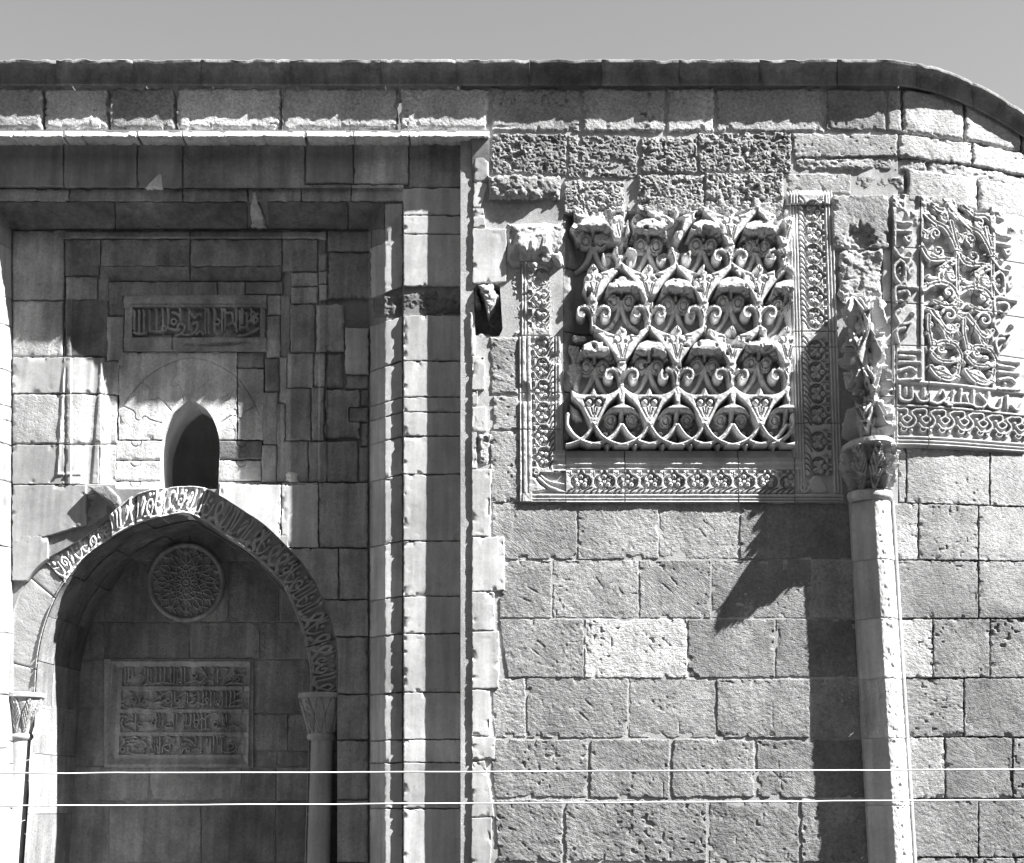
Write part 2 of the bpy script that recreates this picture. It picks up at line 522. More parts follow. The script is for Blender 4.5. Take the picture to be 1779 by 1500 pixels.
def Yp(u, v):
    """depth of the portal: fillet, cavetto, fascia, splay, bay field, then the stepped window surround"""
    u = np.asarray(u, float); v = np.asarray(v, float)
    u = u + 1.0 * fbm(v / 16.0, u / 60.0, 900, 4, .7); v = v + .5 * fbm(u / 14.0, v / 60.0, 910, 3)
    pr = np.interp(820 - u, [-1, 0, 120, 152, 180, 181], [-.1, 0, 1, 2, 3, 3.1])
    pl = np.interp(u + 160, [-1, 0, 120, 152, 180, 181], [-.1, 0, 1, 2, 3, 3.1])
    pt = np.interp(v - 238, [-1, 0, 88, 112, 160, 161], [-.1, 0, 1, 2, 3, 3.1])
    p = np.minimum(np.minimum(pr, pl), pt)
    f0 = -0.012 - 0.045 * (1 - sst(240, 330, v))
    Y = np.interp(p, [-.1, 0, .03, .06, .16, .35, .985, 1.0, 1.02, 1.97, 2.0, 3.0], [0, 0, .042, .055, .077, .09, .09, .096, .124, .122, .126, B])
    Y = np.where(p <= 0.03, f0 * (1 - np.clip(p / .03, 0, 1)) + Y, Y)
    r = np.interp(570 - u, [0, 18, 65, 83, 112], [0, 1, 2, 3, 4])
    l = np.interp(u - 112, [0, 13, 63, 80, 103], [0, 1, 2, 3, 4])
    t = np.interp(v - 400, [0, 15, 62, 88, 115], [0, 1, 2, 3, 4])
    q = np.minimum(np.minimum(r, l), t)
    Y2 = np.interp(q, [0, .12, .25, .8, .95, 1.05, 1.5, 2, 3, 4], [0, .014, -.006, -.006, .016, .018, .045, .055, .13, .13])
    return Y + np.where((p >= 3) & (v < 843), Y2, 0)

def off(f, d):
    return lambda u, v: f(u, v) + d

TC = 0.13
def Yt(u, v):
    """the round corner tower: flat at the column, turning away to the right"""
    u = np.asarray(u, float); v = np.asarray(v, float)
    k = 1 - np.clip((v - 640) / 420.0, 0, 1)
    x = np.maximum(u - 1540, 0) / 140.0
    return TC * np.where(x < 1.1, x * x, 1.21 + 2.0 * (x - 1.1)) * k

# arch of the niche, traced along the face of its band
ARC_O = smooth_line([(10, 1230), (10, 1205), (18, 1090), (32, 1035), (50, 1002), (77, 974), (114, 952), (150, 930), (186, 903), (235, 864), (289, 849), (341, 846), (374, 856), (420, 885),
                     (460, 912), (504, 955), (536, 993), (566, 1052), (582, 1106), (587, 1146), (586, 1204), (586, 1230)], 6)
ARC_I = smooth_line([(62, 1230), (62, 1205), (67, 1140), (78, 1090), (97, 1040), (114, 1012), (150, 968), (193, 937), (244, 911), (298, 896), (332, 895), (375, 921), (420, 950), (452, 978),
                     (490, 1017), (517, 1074), (533, 1130), (539, 1167), (539, 1204), (539, 1230)], 6)
HOLE_O = [(10, 1600)] + [tuple(p) for p in ARC_O] + [(586, 1600)]
WIN = [tuple(p) for p in smooth_line([(279, 856), (278, 800), (281, 770), (288, 745), (302, 718), (331, 693)], 5)] + \
      [tuple(p) for p in smooth_line([(331, 693), (358, 711), (373, 735), (381, 765), (381, 800), (379, 856)], 5)]

# ------------------------------------------------------------------ the wall of rough ashlar right of the portal
wall = thing('ashlar_wall', 'high wall of rough squared stone blocks under the carved panel and beside the moulded portal', 'wall', (1.0, 0.0, 0.0))
slab('mortar_bed', wall, (800, 140, 1560, 1810), 0.006, 0.6, M_MORT, 0.50, holes=[[(822, 488), (868, 488), (874, 584), (826, 590)], [(978, 366), (1380, 366), (1380, 800), (978, 800)]], step=9)
S = lambda *a, **k: stone(wall, *a, **k)
# courses below the carved panel
MARKS = [[(1222, 905), (1240, 922), (1228, 935), (1212, 918), (1222, 905)], [(1035, 1003), (1047, 1022)], [(1021, 1022), (1034, 1040)], [(916, 1020), (934, 1030)], [(904, 1038), (920, 1046)], [(1162, 1000), (1176, 1016), (1168, 1030), (1150, 1014)],
         [(933, 1114), (946, 1124), (936, 1138), (924, 1128), (933, 1114)], [(1128, 1122), (1137, 1134)], [(1150, 1108), (1164, 1122), (1152, 1132)], [(1016, 1216), (1030, 1230)], [(1006, 1238), (1022, 1252)], [(1180, 1255), (1180, 1275)], [(1152, 1360), (1152, 1388)],
         [(1340, 1338), (1366, 1362)], [(1352, 1324), (1358, 1372)], [(1338, 1366), (1372, 1340)], [(1334, 1350), (1376, 1352)], [(1342, 1222), (1342, 1262)]]
def marks(u, v):
    """the masons' marks scratched into the blocks"""
    H = np.zeros(u.shape)
    for p in MARKS:
        xs = [q[0] for q in p]; ysm = [q[1] for q in p]
        if max(xs) < u.min() or min(xs) > u.max() or max(ysm) < v.min() or min(ysm) > v.max(): continue
        for a, b in zip(p[:-1], p[1:]):
            e = np.array(b, float) - a; L = e @ e
            t = np.clip(((u - a[0]) * e[0] + (v - a[1]) * e[1]) / L, 0, 1)
            H -= 0.9 * np.exp(-(np.hypot(u - a[0] - t * e[0], v - a[1] - t * e[1]) / 1.2) ** 2)
    return H
xsE = [855, 1003, 1145, 1285, 1482]
course(wall, 874, 972, xsE, 0.0, 'tool', [.34, .40, .42, .29], disp=marks)
course(wall, 972, 1075, [(866, 868), 959, 1110, 1236, 1411, 1484], 0.0, 'tool', [.38, .42, .36, .31, .44], disp=marks)
course(wall, 1075, 1178, [(866, 882), 1015, 1195, 1347, (1487, 1491)], 0.0, 'tool', [.37, .60, .31, .27], disp=marks)
course(wall, 1178, 1283, [(853, 858), 914, 1092, 1245, 1408, (1492, 1500)], 0.0, 'tool', [.42, .31, .37, .33, .44], disp=marks)
course(wall, 1283, 1388, [(846, 858), 1023, 1165, 1313, (1500, 1506)], 0.0, 'rough', [.31, .30, .35, .29], disp=marks)
course(wall, 1388, 1500, [(858, 862), 980, 1230, 1390, (1507, 1512)], 0.0, 'rough', [.29, .31, .28, .33])
course(wall, 1500, 1610, [(850, 850), 1050, 1190, 1340, (1512, 1516)], 0.0, 'tool')
course(wall, 1610, 1720, [(850, 850), 960, 1130, 1290, (1516, 1520)], 0.0, 'tool')
course(wall, 1720, 1830, [(850, 850), 1040, 1210, 1400, (1520, 1525)], 0.0, 'tool')
# plain stones between the quoins and the frame of the panel
S((848, 583, 904, 688), -0.004, 'rough', .36, rnd=8)
S((856, 688, 904, 748), -0.004, 'tool', .40)
S((852, 748, 904, 874), -0.004, 'tool', .42)
S((845, 303, 977, 347), -0.03, 'lump', .46)
S((843, 340, 986, 396), 0.035, 'rough', .34)
S((882, 388, 982, 466), 0.0, 'lump', .46)
# the two pitted courses above the panel
S((852, 232, 985, 306), 0.0, 'pit', .33); S((985, 236, 1108, 312), 0.01, 'pit', .31)
S((1112, 238, 1212, 303), 0.0, 'pit', .36); S((1212, 230, 1376, 302), 0.0, 'pit', .34)
S((978, 314, 1086, 373), 0.005, 'pit', .42); S((1086, 312, 1110, 368), 0.03, 'lump', .38)
S((1106, 303, 1224, 374), -0.005, 'pit', .40); S((1224, 300, 1362, 372), -0.008, 'pit', .42)
# smooth pale stones turning towards the tower
S(((1376, 230), (1560, 232), (1560, 272), (1378, 276)), -0.012, 'rough', .44)
S(((1378, 276), (1556, 270), (1560, 300), (1374, 300)), 0.012, 'lump', .44, amp=4)
S(((1362, 300), (1480, 300), (1480, 340), (1362, 332)), 0.0, 'rough', .42)
S(((1480, 300), (1574, 303), (1572, 336), (1480, 338)), 0.022, 'lump', .42, amp=5)
S((1446, 337, 1546, 432), -0.035, 'rough', .42, chips=((1496, 414, 28, 10),))
S((1454, 432, 1534, 524), -0.02, 'lump', .50, amp=9)
S((1448, 524, 1476, 700), 0.02, 'tool', .34); S((1462, 700, 1482, 874), 0.014, 'tool', .30)
# the long course under the cornice, from the portal to the tower
xsA = [-170, -60, 75, 189, 305, 488, 692, 851]
course(wall, 150, 227, xsA, -0.02, 'rough', [.50, .46, .62, .40, .72, .58, .66], rnd=9, wear=5, mat=M_GRAIN)
course(wall, 150, 231, [851, 1011, 1157, 1243, 1435], -0.012, 'rough', [.46, .54, .66, .48], rnd=6, wear=5, mat=M_GRAIN)
S(((1435, 152), (1540, 153), (1540, 228), (1435, 228)), -0.012, 'rough', .34, rnd=5)

# left end of the wall, past the portal
for i in range(13):
    y0 = 232 + i * 105
    course(wall, y0, y0 + 105, [-560 - (i % 2) * 40, -420 + (i % 3) * 20, -290 - (i % 2) * 30, -172], 0.0, 'tool', step=7)
course(wall, 150, 232, [-560, -380, -170], -0.012, 'tool', step=7)
slab('mortar_bed', wall, (-560, 140, -150, 1640), 0.035, 0.6, M_MORT, 0.27, step=20)

# ------------------------------------------------------------------ cornice: a hollow moulding along the top
corn = thing('cornice', 'dark hollow moulded stone cornice running along the top of the front and round the tower', 'cornice', (0.0, 0.0, 6.6))
def cornice_piece(x0, x1, c):
    ln = lambda x, k: k + np.maximum(0, (np.asarray(x) - 1548) / 128.0) ** 1.75 * 32.0
    us = np.linspace(x0 + .3, x1 - .3, max(4, int((x1 - x0) / 7)))
    prof = [(150, .02), (149.5, -.03), (146, -.05), (142, -.048), (136, -.055), (128, -.068), (120, -.09), (113, -.115), (109, -.132), (108.4, -.138), (104, -.14), (103.4, -.125)]
    R = []
    for j, (y, yy) in enumerate(prof):
        uu = us
        vv = ln(uu, y) + (y < 110) * (1.2 * fbm(uu / 18., uu * 0, 5, 4) + 2.2 * sst(.62, .8, vn(uu / 13., uu * 0, int(x0) + 3)))
        n = 0.010 * fbm(uu / 16., np.full_like(uu, y / 8.), int(x0) + 7, 5, .65)
        rim = 0.012 * (np.exp(-(us - x0) / 2.5) + np.exp(-(x1 - us) / 2.5))
        R.append(PT(uu, vv, Yt(uu, vv) + yy + n + rim))
    top = R[-1].copy(); top[:, 1] += 0.7
    R.append(top)
    V = np.concatenate(R)
    F = grid_faces(len(R), len(us))[:, ::-1]
    return link_mesh('cornice_stone', V, F, corn, M_OLD, c, True, 60)
xc = [-560, -420, -290, -170, -40, 98, 231, 350, 504, 661, 792, 920, 1045, 1180, 1320, 1455, 1593, 1690, 1790, 1880]
for i in range(len(xc) - 1):
    cornice_piece(xc[i], xc[i + 1], 0.24 + random.uniform(-.03, .04))

# ------------------------------------------------------------------ the moulded frame of the portal
frame = thing('portal_frame', 'pale moulded stone frame with a deep hollow moulding around the arched bay', 'portal', (-1.5, 0.0, 0.0))
P = lambda *a, **k: stone(frame, *a, **k)
slab('mortar_bed', frame, (-172, 226, 850, 1830), off(Yp, 0.02), 0.5, M_MORT, 0.30,
     holes=[HOLE_O, [(200, 610), (460, 610), (460, 850), (200, 850)], [(822, 488), (868, 488), (874, 584), (826, 590)]], step=2.6)
# sloping ledge on top
for a, b in zip([-170, -30, 110, 238, 317, 530, 614, 710], [-30, 110, 238, 317, 530, 614, 710, 851]):
    stone(frame, (a, 225, b, 239), lambda u, v: -0.02 - 0.05 * np.clip((v - 225) / 11.0, 0, 1), 'old', .66, name='ledge_stone', rnd=1.2, amp=1.0, thick=.2, wear=2.6, mat=M_MARB, step=2)
# hollow moulding across the top
tops = [(-170, -30, 325, .36), (-30, 110, 324, .36), (110, 238, 325, .36), (238, 317, 328, .34), (317, 530, 329, .40), (530, 614, 319, .36), (614, 710, 320, .52), (710, 820, 326, .34)]  # shade put into the colour: top stones darker than those of the jamb
for a, b, y1, c in tops:
    sty = 'smooth' if c != .40 else 'old'
    P((a, 239, b, y1), Yp, sty, c, name='moulding_stone', step=2.2, mat=M_OLD if c > .39 or a == 710 else None, wear=1.6, amp=.9 if sty == 'old' else .4)
for a, b, c in [(-140, 120, .40), (120, 317, .36), (317, 430, .34), (430, 523, .36), (523, 610, .36), (610, 702, .50)]:
    P((a, 327 if a < 520 else 320, b, 350), Yp, 'smooth', c, name='fascia_stone', step=2, mat=M_OLD)
for a, b, c in [(-20, 200, .20), (200, 430, .20), (464, 605, .20), (605, 668, .24)]:  # low base colour deepens the shade on the splay
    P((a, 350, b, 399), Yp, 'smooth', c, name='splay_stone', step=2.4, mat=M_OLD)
P(((276, 299), (281, 300), (283, 327), (250, 327)), off(Yp, -.03), 'old', .8, name='broken_stone', amp=2, mat=M_MARB, keep=[(278, 300), (281, 327), (251, 327)])  # pale colour stands in for sun catching this broken edge
P(((436, 330), (444, 330), (466, 398), (432, 398)), off(Yp, 0.0), 'lump', .62, name='broken_splay_stone', amp=3, mat=M_OLD)
# right jamb, stone by stone: splay with fascia, then the hollow moulding
ys = [326, 374, 407, 498, 547, 627, 690, 716, 758, 824, 940, 1036, 1101, 1203, 1285, 1325, 1405, 1510, 1620, 1730, 1830]
dy = lambda y: max(0, (1400 - y) * 0.024)
for i in range(len(ys) - 1):
    a, b = ys[i], ys[i + 1]
    c = .56 + random.uniform(-.06, .06)
    if a == 498:
        P(((644, 512), (824, 498), (824, 546), (640, 562)), off(Yp, 0.03), 'lump', .20, name='broken_stone', mat=M_OLD, amp=7)
        continue
    if b > 350:
        y0 = max(a, 352)
        x0 = 642 if a > 390 else 668
        P(((x0, y0 + (dy(y0) if a > 390 else 2)), (700, y0), (700, b), (x0, b + dy(b))), Yp, 'smooth', c * .88, name='fascia_stone', step=2)
    P((700, a, 819, b), Yp, 'smooth', c, name='moulding_stone', step=2.2)
# left jamb, mostly outside the picture
for i in range(len(ys) - 1):
    a, b = ys[i], ys[i + 1]
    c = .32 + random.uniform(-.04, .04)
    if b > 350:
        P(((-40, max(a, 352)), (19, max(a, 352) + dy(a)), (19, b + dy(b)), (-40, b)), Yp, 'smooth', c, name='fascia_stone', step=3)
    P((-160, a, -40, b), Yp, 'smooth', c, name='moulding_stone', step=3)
# quoins
Q = [((823, 226), (851, 226), (850, 316), (822, 316)), ((822, 316), (850, 316), (836, 361), (821, 361)), ((821, 362), (841, 362), (845, 396), (821, 396)),
     ((820, 396), (881, 397), (880, 490), (820, 494)), ((816, 541), (821, 541), (826, 618), (818, 618)), ((819, 618), (843, 619), (843, 678), (819, 678)),
     ((819, 678), (830, 679), (831, 703), (819, 704)), ((819, 705), (846, 705), (847, 750), (819, 750)), ((819, 750), (829, 750), (830, 815), (819, 815)),
     ((819, 815), (855, 814), (852, 932), (819, 932)), ((819, 933), (877, 932), (878, 1027), (819, 1028)), ((819, 1028), (860, 1028), (860, 1096), (819, 1096)),
     ((819, 1097), (868, 1096), (868, 1196), (819, 1198)), ((819, 1198), (852, 1198), (852, 1279), (819, 1279)), ((819, 1279), (861, 1280), (860, 1320), (819, 1321)),
     ((819, 1322), (843, 1321), (860, 1420), (818, 1420)), ((818, 1420), (856, 1420), (852, 1530), (818, 1530)), ((818, 1530), (870, 1530), (870, 1640), (818, 1640)), ((818, 1640), (852, 1640), (852, 1830), (818, 1830))]
for i, q in enumerate(Q):
    P(q, (lambda u, v: -0.03 + 0.02 * sst(240, 330, v)) if i == 0 else -0.012, 'smooth' if i > 0 else 'old', .56 + random.uniform(-.04, .04), name='quoin', step=2.2, thick=.16, wear=1.6, mat=M_MARB)
P(((829, 752), (856, 750), (852, 813), (829, 813)), 0.004, 'lump', .5, name='broken_stone', amp=6)
P(((842, 622), (866, 640), (880, 690), (846, 700)), 0.03, 'lump', .30, name='broken_stone', amp=6)
P(((846, 700), (868, 696), (866, 812), (850, 812)), 0.03, 'lump', .32, name='broken_stone', amp=5)
# the broken hole at the edge of the frame
P((806, 470, 890, 600), 0.20, 'lump', .26, name='rubble_core', mat=M_OLD, thick=.3)
P(((828, 493), (856, 490), (868, 516), (846, 548)), -0.02, 'lump', .52, name='broken_stone', amp=6, thick=.2)
P(((818, 492), (832, 494), (836, 530), (820, 534)), 0.03, 'lump', .36, name='broken_stone', amp=6, thick=.2)
P(((824, 578), (872, 578), (850, 606), (828, 612)), 0.05, 'lump', .3, name='broken_stone', amp=6, thick=.2)

# ------------------------------------------------------------------ the bay inside the frame: window surround, spandrels
bay = thing('window_bay', 'shaded stone bay with stepped frames around the small pointed window above the arch', 'wall', (-2.2, 0.4, 0.0))
W = lambda q, Y, st='old', col=.3, **k: stone(bay, q, Y, st, col * 1.10, **{**dict(step=2.4), **k})
# top strips of the surround
for (x0, x1, y0, y1, c) in [(96, 330, 399, 416, .34), (330, 490, 399, 416, .34), (490, 568, 399, 416, .40),
                            (113, 175, 415, 463, .34), (175, 330, 415, 463, .30), (330, 490, 415, 463, .33), (490, 552, 415, 472, .36),
                            (172, 330, 462, 489, .26), (330, 490, 462, 489, .24), (188, 378, 489, 516, .30), (378, 426, 489, 516, .36), (426, 492, 489, 512, .32)]:
    W((x0, y0, x1, y1), Yp, 'smooth', c, mat=M_OLD, amp=.5)
# stones right of the window
right = [(505, 472, 553, 498, .44, 'old'), (553, 440, 569, 470, .34, 'old'), (553, 470, 569, 494, .46, 'old'), (505, 498, 553, 528, .46, 'old'), (553, 494, 570, 522, .54, 'old'),
         (487, 512, 505, 620, .34, 'old'), (503, 528, 548, 613, .42, 'old'), (498, 613, 545, 674, .40, 'old'), (484, 620, 499, 700, .38, 'old'),
         (545, 612, 565, 672, .42, 'old'), (540, 672, 563, 766, .36, 'rough'), (495, 674, 541, 766, .34, 'old'), (480, 700, 496, 838, .36, 'old'), (490, 766, 536, 838, .36, 'old'),
         (463, 512, 489, 548, .50, 'old'), (462, 548, 488, 622, .44, 'old'), (459, 622, 486, 681, .36, 'old'), (456, 681, 483, 772, .34, 'old'), (453, 772, 481, 840, .34, 'old')]
for x0, y0, x1, y1, c, st in right:
    W((x0, y0, x1, y1), Yp, st, c, mat=M_OLD, wear=1.4)
W((547, 525, 599, 611), off(Yp, -0.03), 'rough', .42, mat=M_OLD, rnd=9)
W((564, 611, 597, 675), off(Yp, -0.01), 'old', .30, mat=M_OLD, rnd=11)
W((568, 437, 646, 520), off(Yp, -0.01), 'rough', .30, mat=M_OLD)
W((568, 400, 646, 438), Yp, 'old', .34, mat=M_OLD)
W((566, 518, 646, 570), 0.46, 'lump', .12, mat=M_OLD)
W((598, 568, 641, 650), off(Yp, -0.03), 'old', .56, mat=M_MARB)
W((600, 650, 641, 676), Yp, 'old', .40, mat=M_OLD)
W(((563, 676), (626, 676), (626, 762), (563, 762)), off(Yp, -.012), 'rough', .36, mat=M_OLD, holes=[[(605, 707), (630, 707), (630, 734), (605, 734)]])
W((605, 707, 641, 734), off(Yp, -.008), 'old', .36, mat=M_OLD)
W((626, 676, 641, 707), Yp, 'old', .34, mat=M_OLD); W((626, 734, 641, 776), Yp, 'old', .38, mat=M_OLD)
W((535, 766, 622, 838), off(Yp, -.01), 'old', .34, mat=M_OLD); W((622, 776, 641, 838), Yp, 'old', .36, mat=M_OLD)
W((491, 818, 520, 838), off(Yp, -.03), 'lump', .60, mat=M_MARB, amp=3)
# stones left of the window
left = [(111, 416, 172, 480, .32, 'old'), (113, 480, 169, 522, .36, 'old'), (169, 484, 190, 524, .34, 'old'), (188, 490, 217, 549, .36, 'old'), (184, 549, 215, 628, .40, 'old'),
        (110, 520, 187, 620, .20, 'rough'), (178, 627, 207, 686, .46, 'old'), (20, 400, 112, 522, .40, 'old'), (20, 522, 110, 620, .40, 'old'), (176, 686, 204, 772, .46, 'rough'), (170, 772, 202, 842, .50, 'smooth')]
for x0, y0, x1, y1, c, st in left:
    W((x0, y0, x1, y1), Yp, st, c, mat=M_OLD, wear=1.6)
pan = lambda u, v: 2.5 * (np.exp(-((u - 100 - (842 - v) * .06) / 2.0) ** 2) * (v < 826)) - 3.0 * sst(6, 0, np.abs(u - 152 - (842 - v) * 0.075) - 3) + 2.5 * np.exp(-((v - 824) / 2.0) ** 2) * ((u > 98) & (u < 142))
W((20, 620, 180, 684), off(Yp, -.01), 'smooth', .38, mat=M_MARB, disp=pan); W((20, 684, 178, 772), off(Yp, -.01), 'old', .36, mat=M_OLD, disp=pan)
W((20, 772, 172, 842), off(Yp, -.01), 'smooth', .38, mat=M_MARB, disp=pan)

# the slab pierced by the window, its joggled joints cut as fine grooves
PANEL_Y = B + 0.135
def joggle(u, v):
    H = np.zeros(u.shape)
    def groove(pts, w=0.9, d=2.2, n=6):
        p = smooth_line(pts, n)
        dd = np.full(u.shape, 1e9)
        for a, b in zip(p[:-1], p[1:]):
            e = b - a; L = max(e @ e, 1e-9)
            t = np.clip(((u - a[0]) * e[0] + (v - a[1]) * e[1]) / L, 0, 1)
            dd = np.minimum(dd, np.hypot(u - a[0] - t * e[0], v - a[1] - t * e[1]))
        return -d * np.exp(-(dd / w) ** 2)
    arc = [(212, 708), (232, 680), (262, 650), (300, 630), (334, 622), (372, 632), (410, 655), (436, 690), (450, 720)]
    H += groove(arc)
    for pts in ([(214, 706), (233, 716), (234, 726), (242, 731), (251, 724), (262, 730), (280, 735)], [(247, 664), (262, 678), (258, 690), (268, 695), (276, 690), (297, 714)],
                [(305, 632), (306, 650), (297, 664), (303, 672), (312, 670), (318, 695)], [(345, 676), (356, 668), (362, 660), (360, 648)], [(398, 684), (386, 692), (396, 696), (402, 684), (412, 662)],
                [(446, 705), (424, 716), (418, 728), (404, 722), (384, 734)]):
        H += groove(pts, .8, 1.8, 5)
    return H
W((205, 611, 412, 765), PANEL_Y, 'smooth', .66, holes=[WIN], disp=joggle, step=1.2, mat=M_OLD, amp=.5)
W((412, 640, 459, 765), PANEL_Y, 'smooth', .48, holes=[WIN], disp=joggle, step=1.2, mat=M_OLD, amp=.5)
W((410, 611, 460, 641), PANEL_Y + .01, 'old', .40, mat=M_OLD)
for (x0, y0, x1, y1, c) in [(200, 765, 288, 800, .60), (198, 800, 288, 836, .62), (196, 836, 288, 858, .62), (375, 765, 456, 799, .20), (375, 799, 455, 836, .46), (375, 836, 455, 856, .3)]:
    jx = (x0 + x1) / 2 - (8 if x0 < 300 else -4)
    tab = lambda u, v, jx=jx, y0=y0: -1.9 * np.exp(-((np.hypot(u - jx, (v - y0 - 2)) - 9) / 1.0) ** 2) * (v > y0 + 1)
    W((x0, y0, x1, y1), PANEL_Y, 'old', c, holes=[WIN], disp=tab, step=1.3, mat=M_OLD, amp=.5, wear=1)
# reveal and the dark room behind the window
wv = PT(np.array([p[0] for p in WIN]), np.array([p[1] for p in WIN]), PANEL_Y)
wb = wv + np.array([0, .42, 0])
n = len(wv)
link_mesh('window_reveal', np.concatenate([wv - np.array([0, -.002, 0]), wb]), [(i, i + 1, n + i + 1, n + i) for i in range(n - 1)], bay, M_MARB, .52, False)
x0, z0 = PT(270, 856, PANEL_Y)[0], PT(270, 868, PANEL_Y)[2]; x1, z1 = PT(392, 690, PANEL_Y)[0], PT(392, 684, PANEL_Y)[2]
y0, y1 = PANEL_Y + .42, PANEL_Y + 1.6
Vr = [(x0 - .4, y0, z0 + .06), (x1 + .4, y0, z0 + .06), (x1 + .4, y1, z0 + .06), (x0 - .4, y1, z0 + .06), (x0 - .4, y0, z1 + .3), (x1 + .4, y0, z1 + .3), (x1 + .4, y1, z1 + .3), (x0 - .4, y1, z1 + .3)]
link_mesh('window_chamber', Vr, [(0, 1, 2, 3), (7, 6, 5, 4), (1, 5, 6, 2), (2, 6, 7, 3), (3, 7, 4, 0)], bay, M_DARK, .85, False)

# spandrel stones, cut to the arch
A_ = dict(holes=[HOLE_O], mat=M_MARB)
sp = [(380, 840, 488, 936, .64), (488, 838, 553, 952, .58), (553, 838, 640, 952, .40), (500, 952, 588, 1042, .42), (588, 952, 640, 1042, .38), (540, 1042, 640, 1106, .38), (570, 1106, 640, 1206, .36),
      (572, 1206, 640, 1286, .38), (572, 1286, 640, 1390, .36), (572, 1390, 640, 1500, .36), (572, 1500, 640, 1660, .36), (572, 1660, 640, 1830, .36), (430, 930, 502, 1000, .44)]
for x0, y0, x1, y1, c in sp:
    W((x0, y0, x1, y1), off(Yp, -.01), 'smooth' if x0 < 550 else 'old', c, **(A_ if x0 < 490 else {**A_, 'mat': M_OLD}))  # stones in shade are coloured darker than the sunlit ones
W(((20, 842), (150, 842), (150, 912), (20, 950)), off(Yp, -.01), 'smooth', .38, **A_)
W((20, 930, 84, 1010), off(Yp, -.01), 'smooth', .36, **A_)
for y0, y1 in ((1010, 1100), (1100, 1206), (1206, 1300), (1300, 1400), (1400, 1510), (1510, 1660), (1660, 1830)):
    W((-6, y0, 20, y1), off(Yp, -.01), 'smooth', .3, **A_)
W(((150, 844), (186, 842), (206, 862), (204, 884)), off(Yp, -.07), 'old', .40, name='broken_stone', mat=M_OLD, thick=.2, rnd=5, keep=[(152, 846), (186, 843), (198, 852), (206, 868), (203, 874), (154, 902), (151, 880)])
W(((150, 860), (212, 850), (212, 880), (150, 920)), off(Yp, 0.02), 'old', .42, **A_)
W((206, 846, 262, 868), off(Yp, 0.05), 'lump', .4, amp=3, **A_)
# ------------------------------------------------------------------ the arched niche
niche = thing('arched_niche', 'deep shadowed niche under a pointed arch with a carved band of script round its edge', 'niche', (-2.2, 0.43, 0.0))
BY = B + 0.06
def resample(p, n):
    d = np.concatenate([[0], np.cumsum(np.hypot(*np.diff(p, axis=0).T))])
    t = np.linspace(0, d[-1], n)
    return np.stack([np.interp(t, d, p[:, 0]), np.interp(t, d, p[:, 1])], -1), d[-1]
io = int(np.argmin(np.hypot(ARC_O[:, 0] - 352, ARC_O[:, 1] - 848))); ii = int(np.argmin(np.hypot(ARC_I[:, 0] - 332, ARC_I[:, 1] - 895)))
NH = 520
oL, l1 = resample(ARC_O[:io + 1], NH); iL, _ = resample(ARC_I[:ii + 1], NH)
oR, l2 = resample(ARC_O[io:], NH); iR, _ = resample(ARC_I[ii:], NH)
AO = np.concatenate([oL, oR[1:]]); AI = np.concatenate([iL, iR[1:]])
LT = l1 + l2
SS = np.concatenate([np.linspace(0, l1, NH), l1 + np.linspace(0, l2, NH)[1:]])
def arc_uv(s, t):
    k = np.clip(t / 40.0, 0, 1)
    return (np.interp(s, SS, AO[:, 0]) * (1 - k) + np.interp(s, SS, AI[:, 0]) * k,
            np.interp(s, SS, AO[:, 1]) * (1 - k) + np.interp(s, SS, AI[:, 1]) * k)
def arc_pos(s, t, h):
    u, v = arc_uv(s, t)
    V = PT(u, v, BY + 0.035 * (t > 39.2))
    V[:, 1] -= h * K
    return V
cv = Carve(0, 0, LT, 40, 1.0)
cv.H[:] = -1.5
cv.stroke([(0, 2), (LT, 2)], 2.6, 4.5, raw=True); cv.stroke([(0, 36), (LT, 36)], 3.2, 5.5, 'round', raw=True); cv.stroke([(0, 31), (LT, 31)], 1.4, 4, 'round', raw=True)
rr = random.Random(5)
s = 8.0
U = lambda a, b: rr.uniform(a, b)
while s < LT - 16:
    k = rr.random()
    if k < .30:
        for q in range(rr.choice([1, 2, 2, 3])):
            x = s + U(-1, 1); lean = U(-2, 4)
            cv.stroke([(x - 3, 5.5), (x - .5, 8), (x + lean * .5, 18), (x + lean, 28.5)], 2.7, 5.0, w1=1.6); s += U(6.5, 8.5)
        cv.stroke([(s - 14, 28), (s - 6, 28.5), (s + 1, 25)], 2.0, 5.0, w1=1.2)
    elif k < .50:
        cv.stroke([(s, 6), (s + .5, 20), (s + 6, 28), (s + 14, 25), (s + 16, 14)], 2.7, 5.0, w1=1.4); cv.disc(s + 8, 12, 3, 5); cv.stroke([(s + 3, 17), (s + 11, 19)], 1.4, 4.6); s += 19
    elif k < .72:
        cv.spiral(s + 7, 19, 8, U(0, 6), 1.2, 2.6, 5.0, rr.choice([-1, 1])); cv.stroke([(s + 14, 20), (s + 9, 29), (s - 4, 29)], 2.0, 5.0, w1=1.2); cv.disc(s + 4, 8, 3, 5.0); cv.disc(s + 11, 8.5, 2.4, 5); s += 17
    elif k < .88:
        cv.stroke([(s, 28), (s + 8, 25), (s + 15, 14), (s + 9, 8), (s + 4, 14), (s + 11, 23), (s + 20, 28)], 2.6, 5.0); cv.stroke([(s + 16, 6), (s + 19, 17)], 1.9, 5.0); s += 21
    else:
        cv.poly([(s, 17), (s + 5, 7), (s + 12, 13), (s + 9, 23), (s + 3, 27)], 5.6, 2.5, smooth=True); cv.stroke([(s + 2, 20), (s + 8, 12)], .9, 3, op='sub', raw=True); s += 14
cv.H = cv.H - 2.5 * sst(.6, .75, vn(cv.X / 15., cv.Y / 12., 77)) * (cv.H > 2)
cv.wear(31, 1.1, 5)
def s_at(u, v):
    return SS[int(np.argmin(np.hypot(AO[:, 0] - u, AO[:, 1] - v)))]
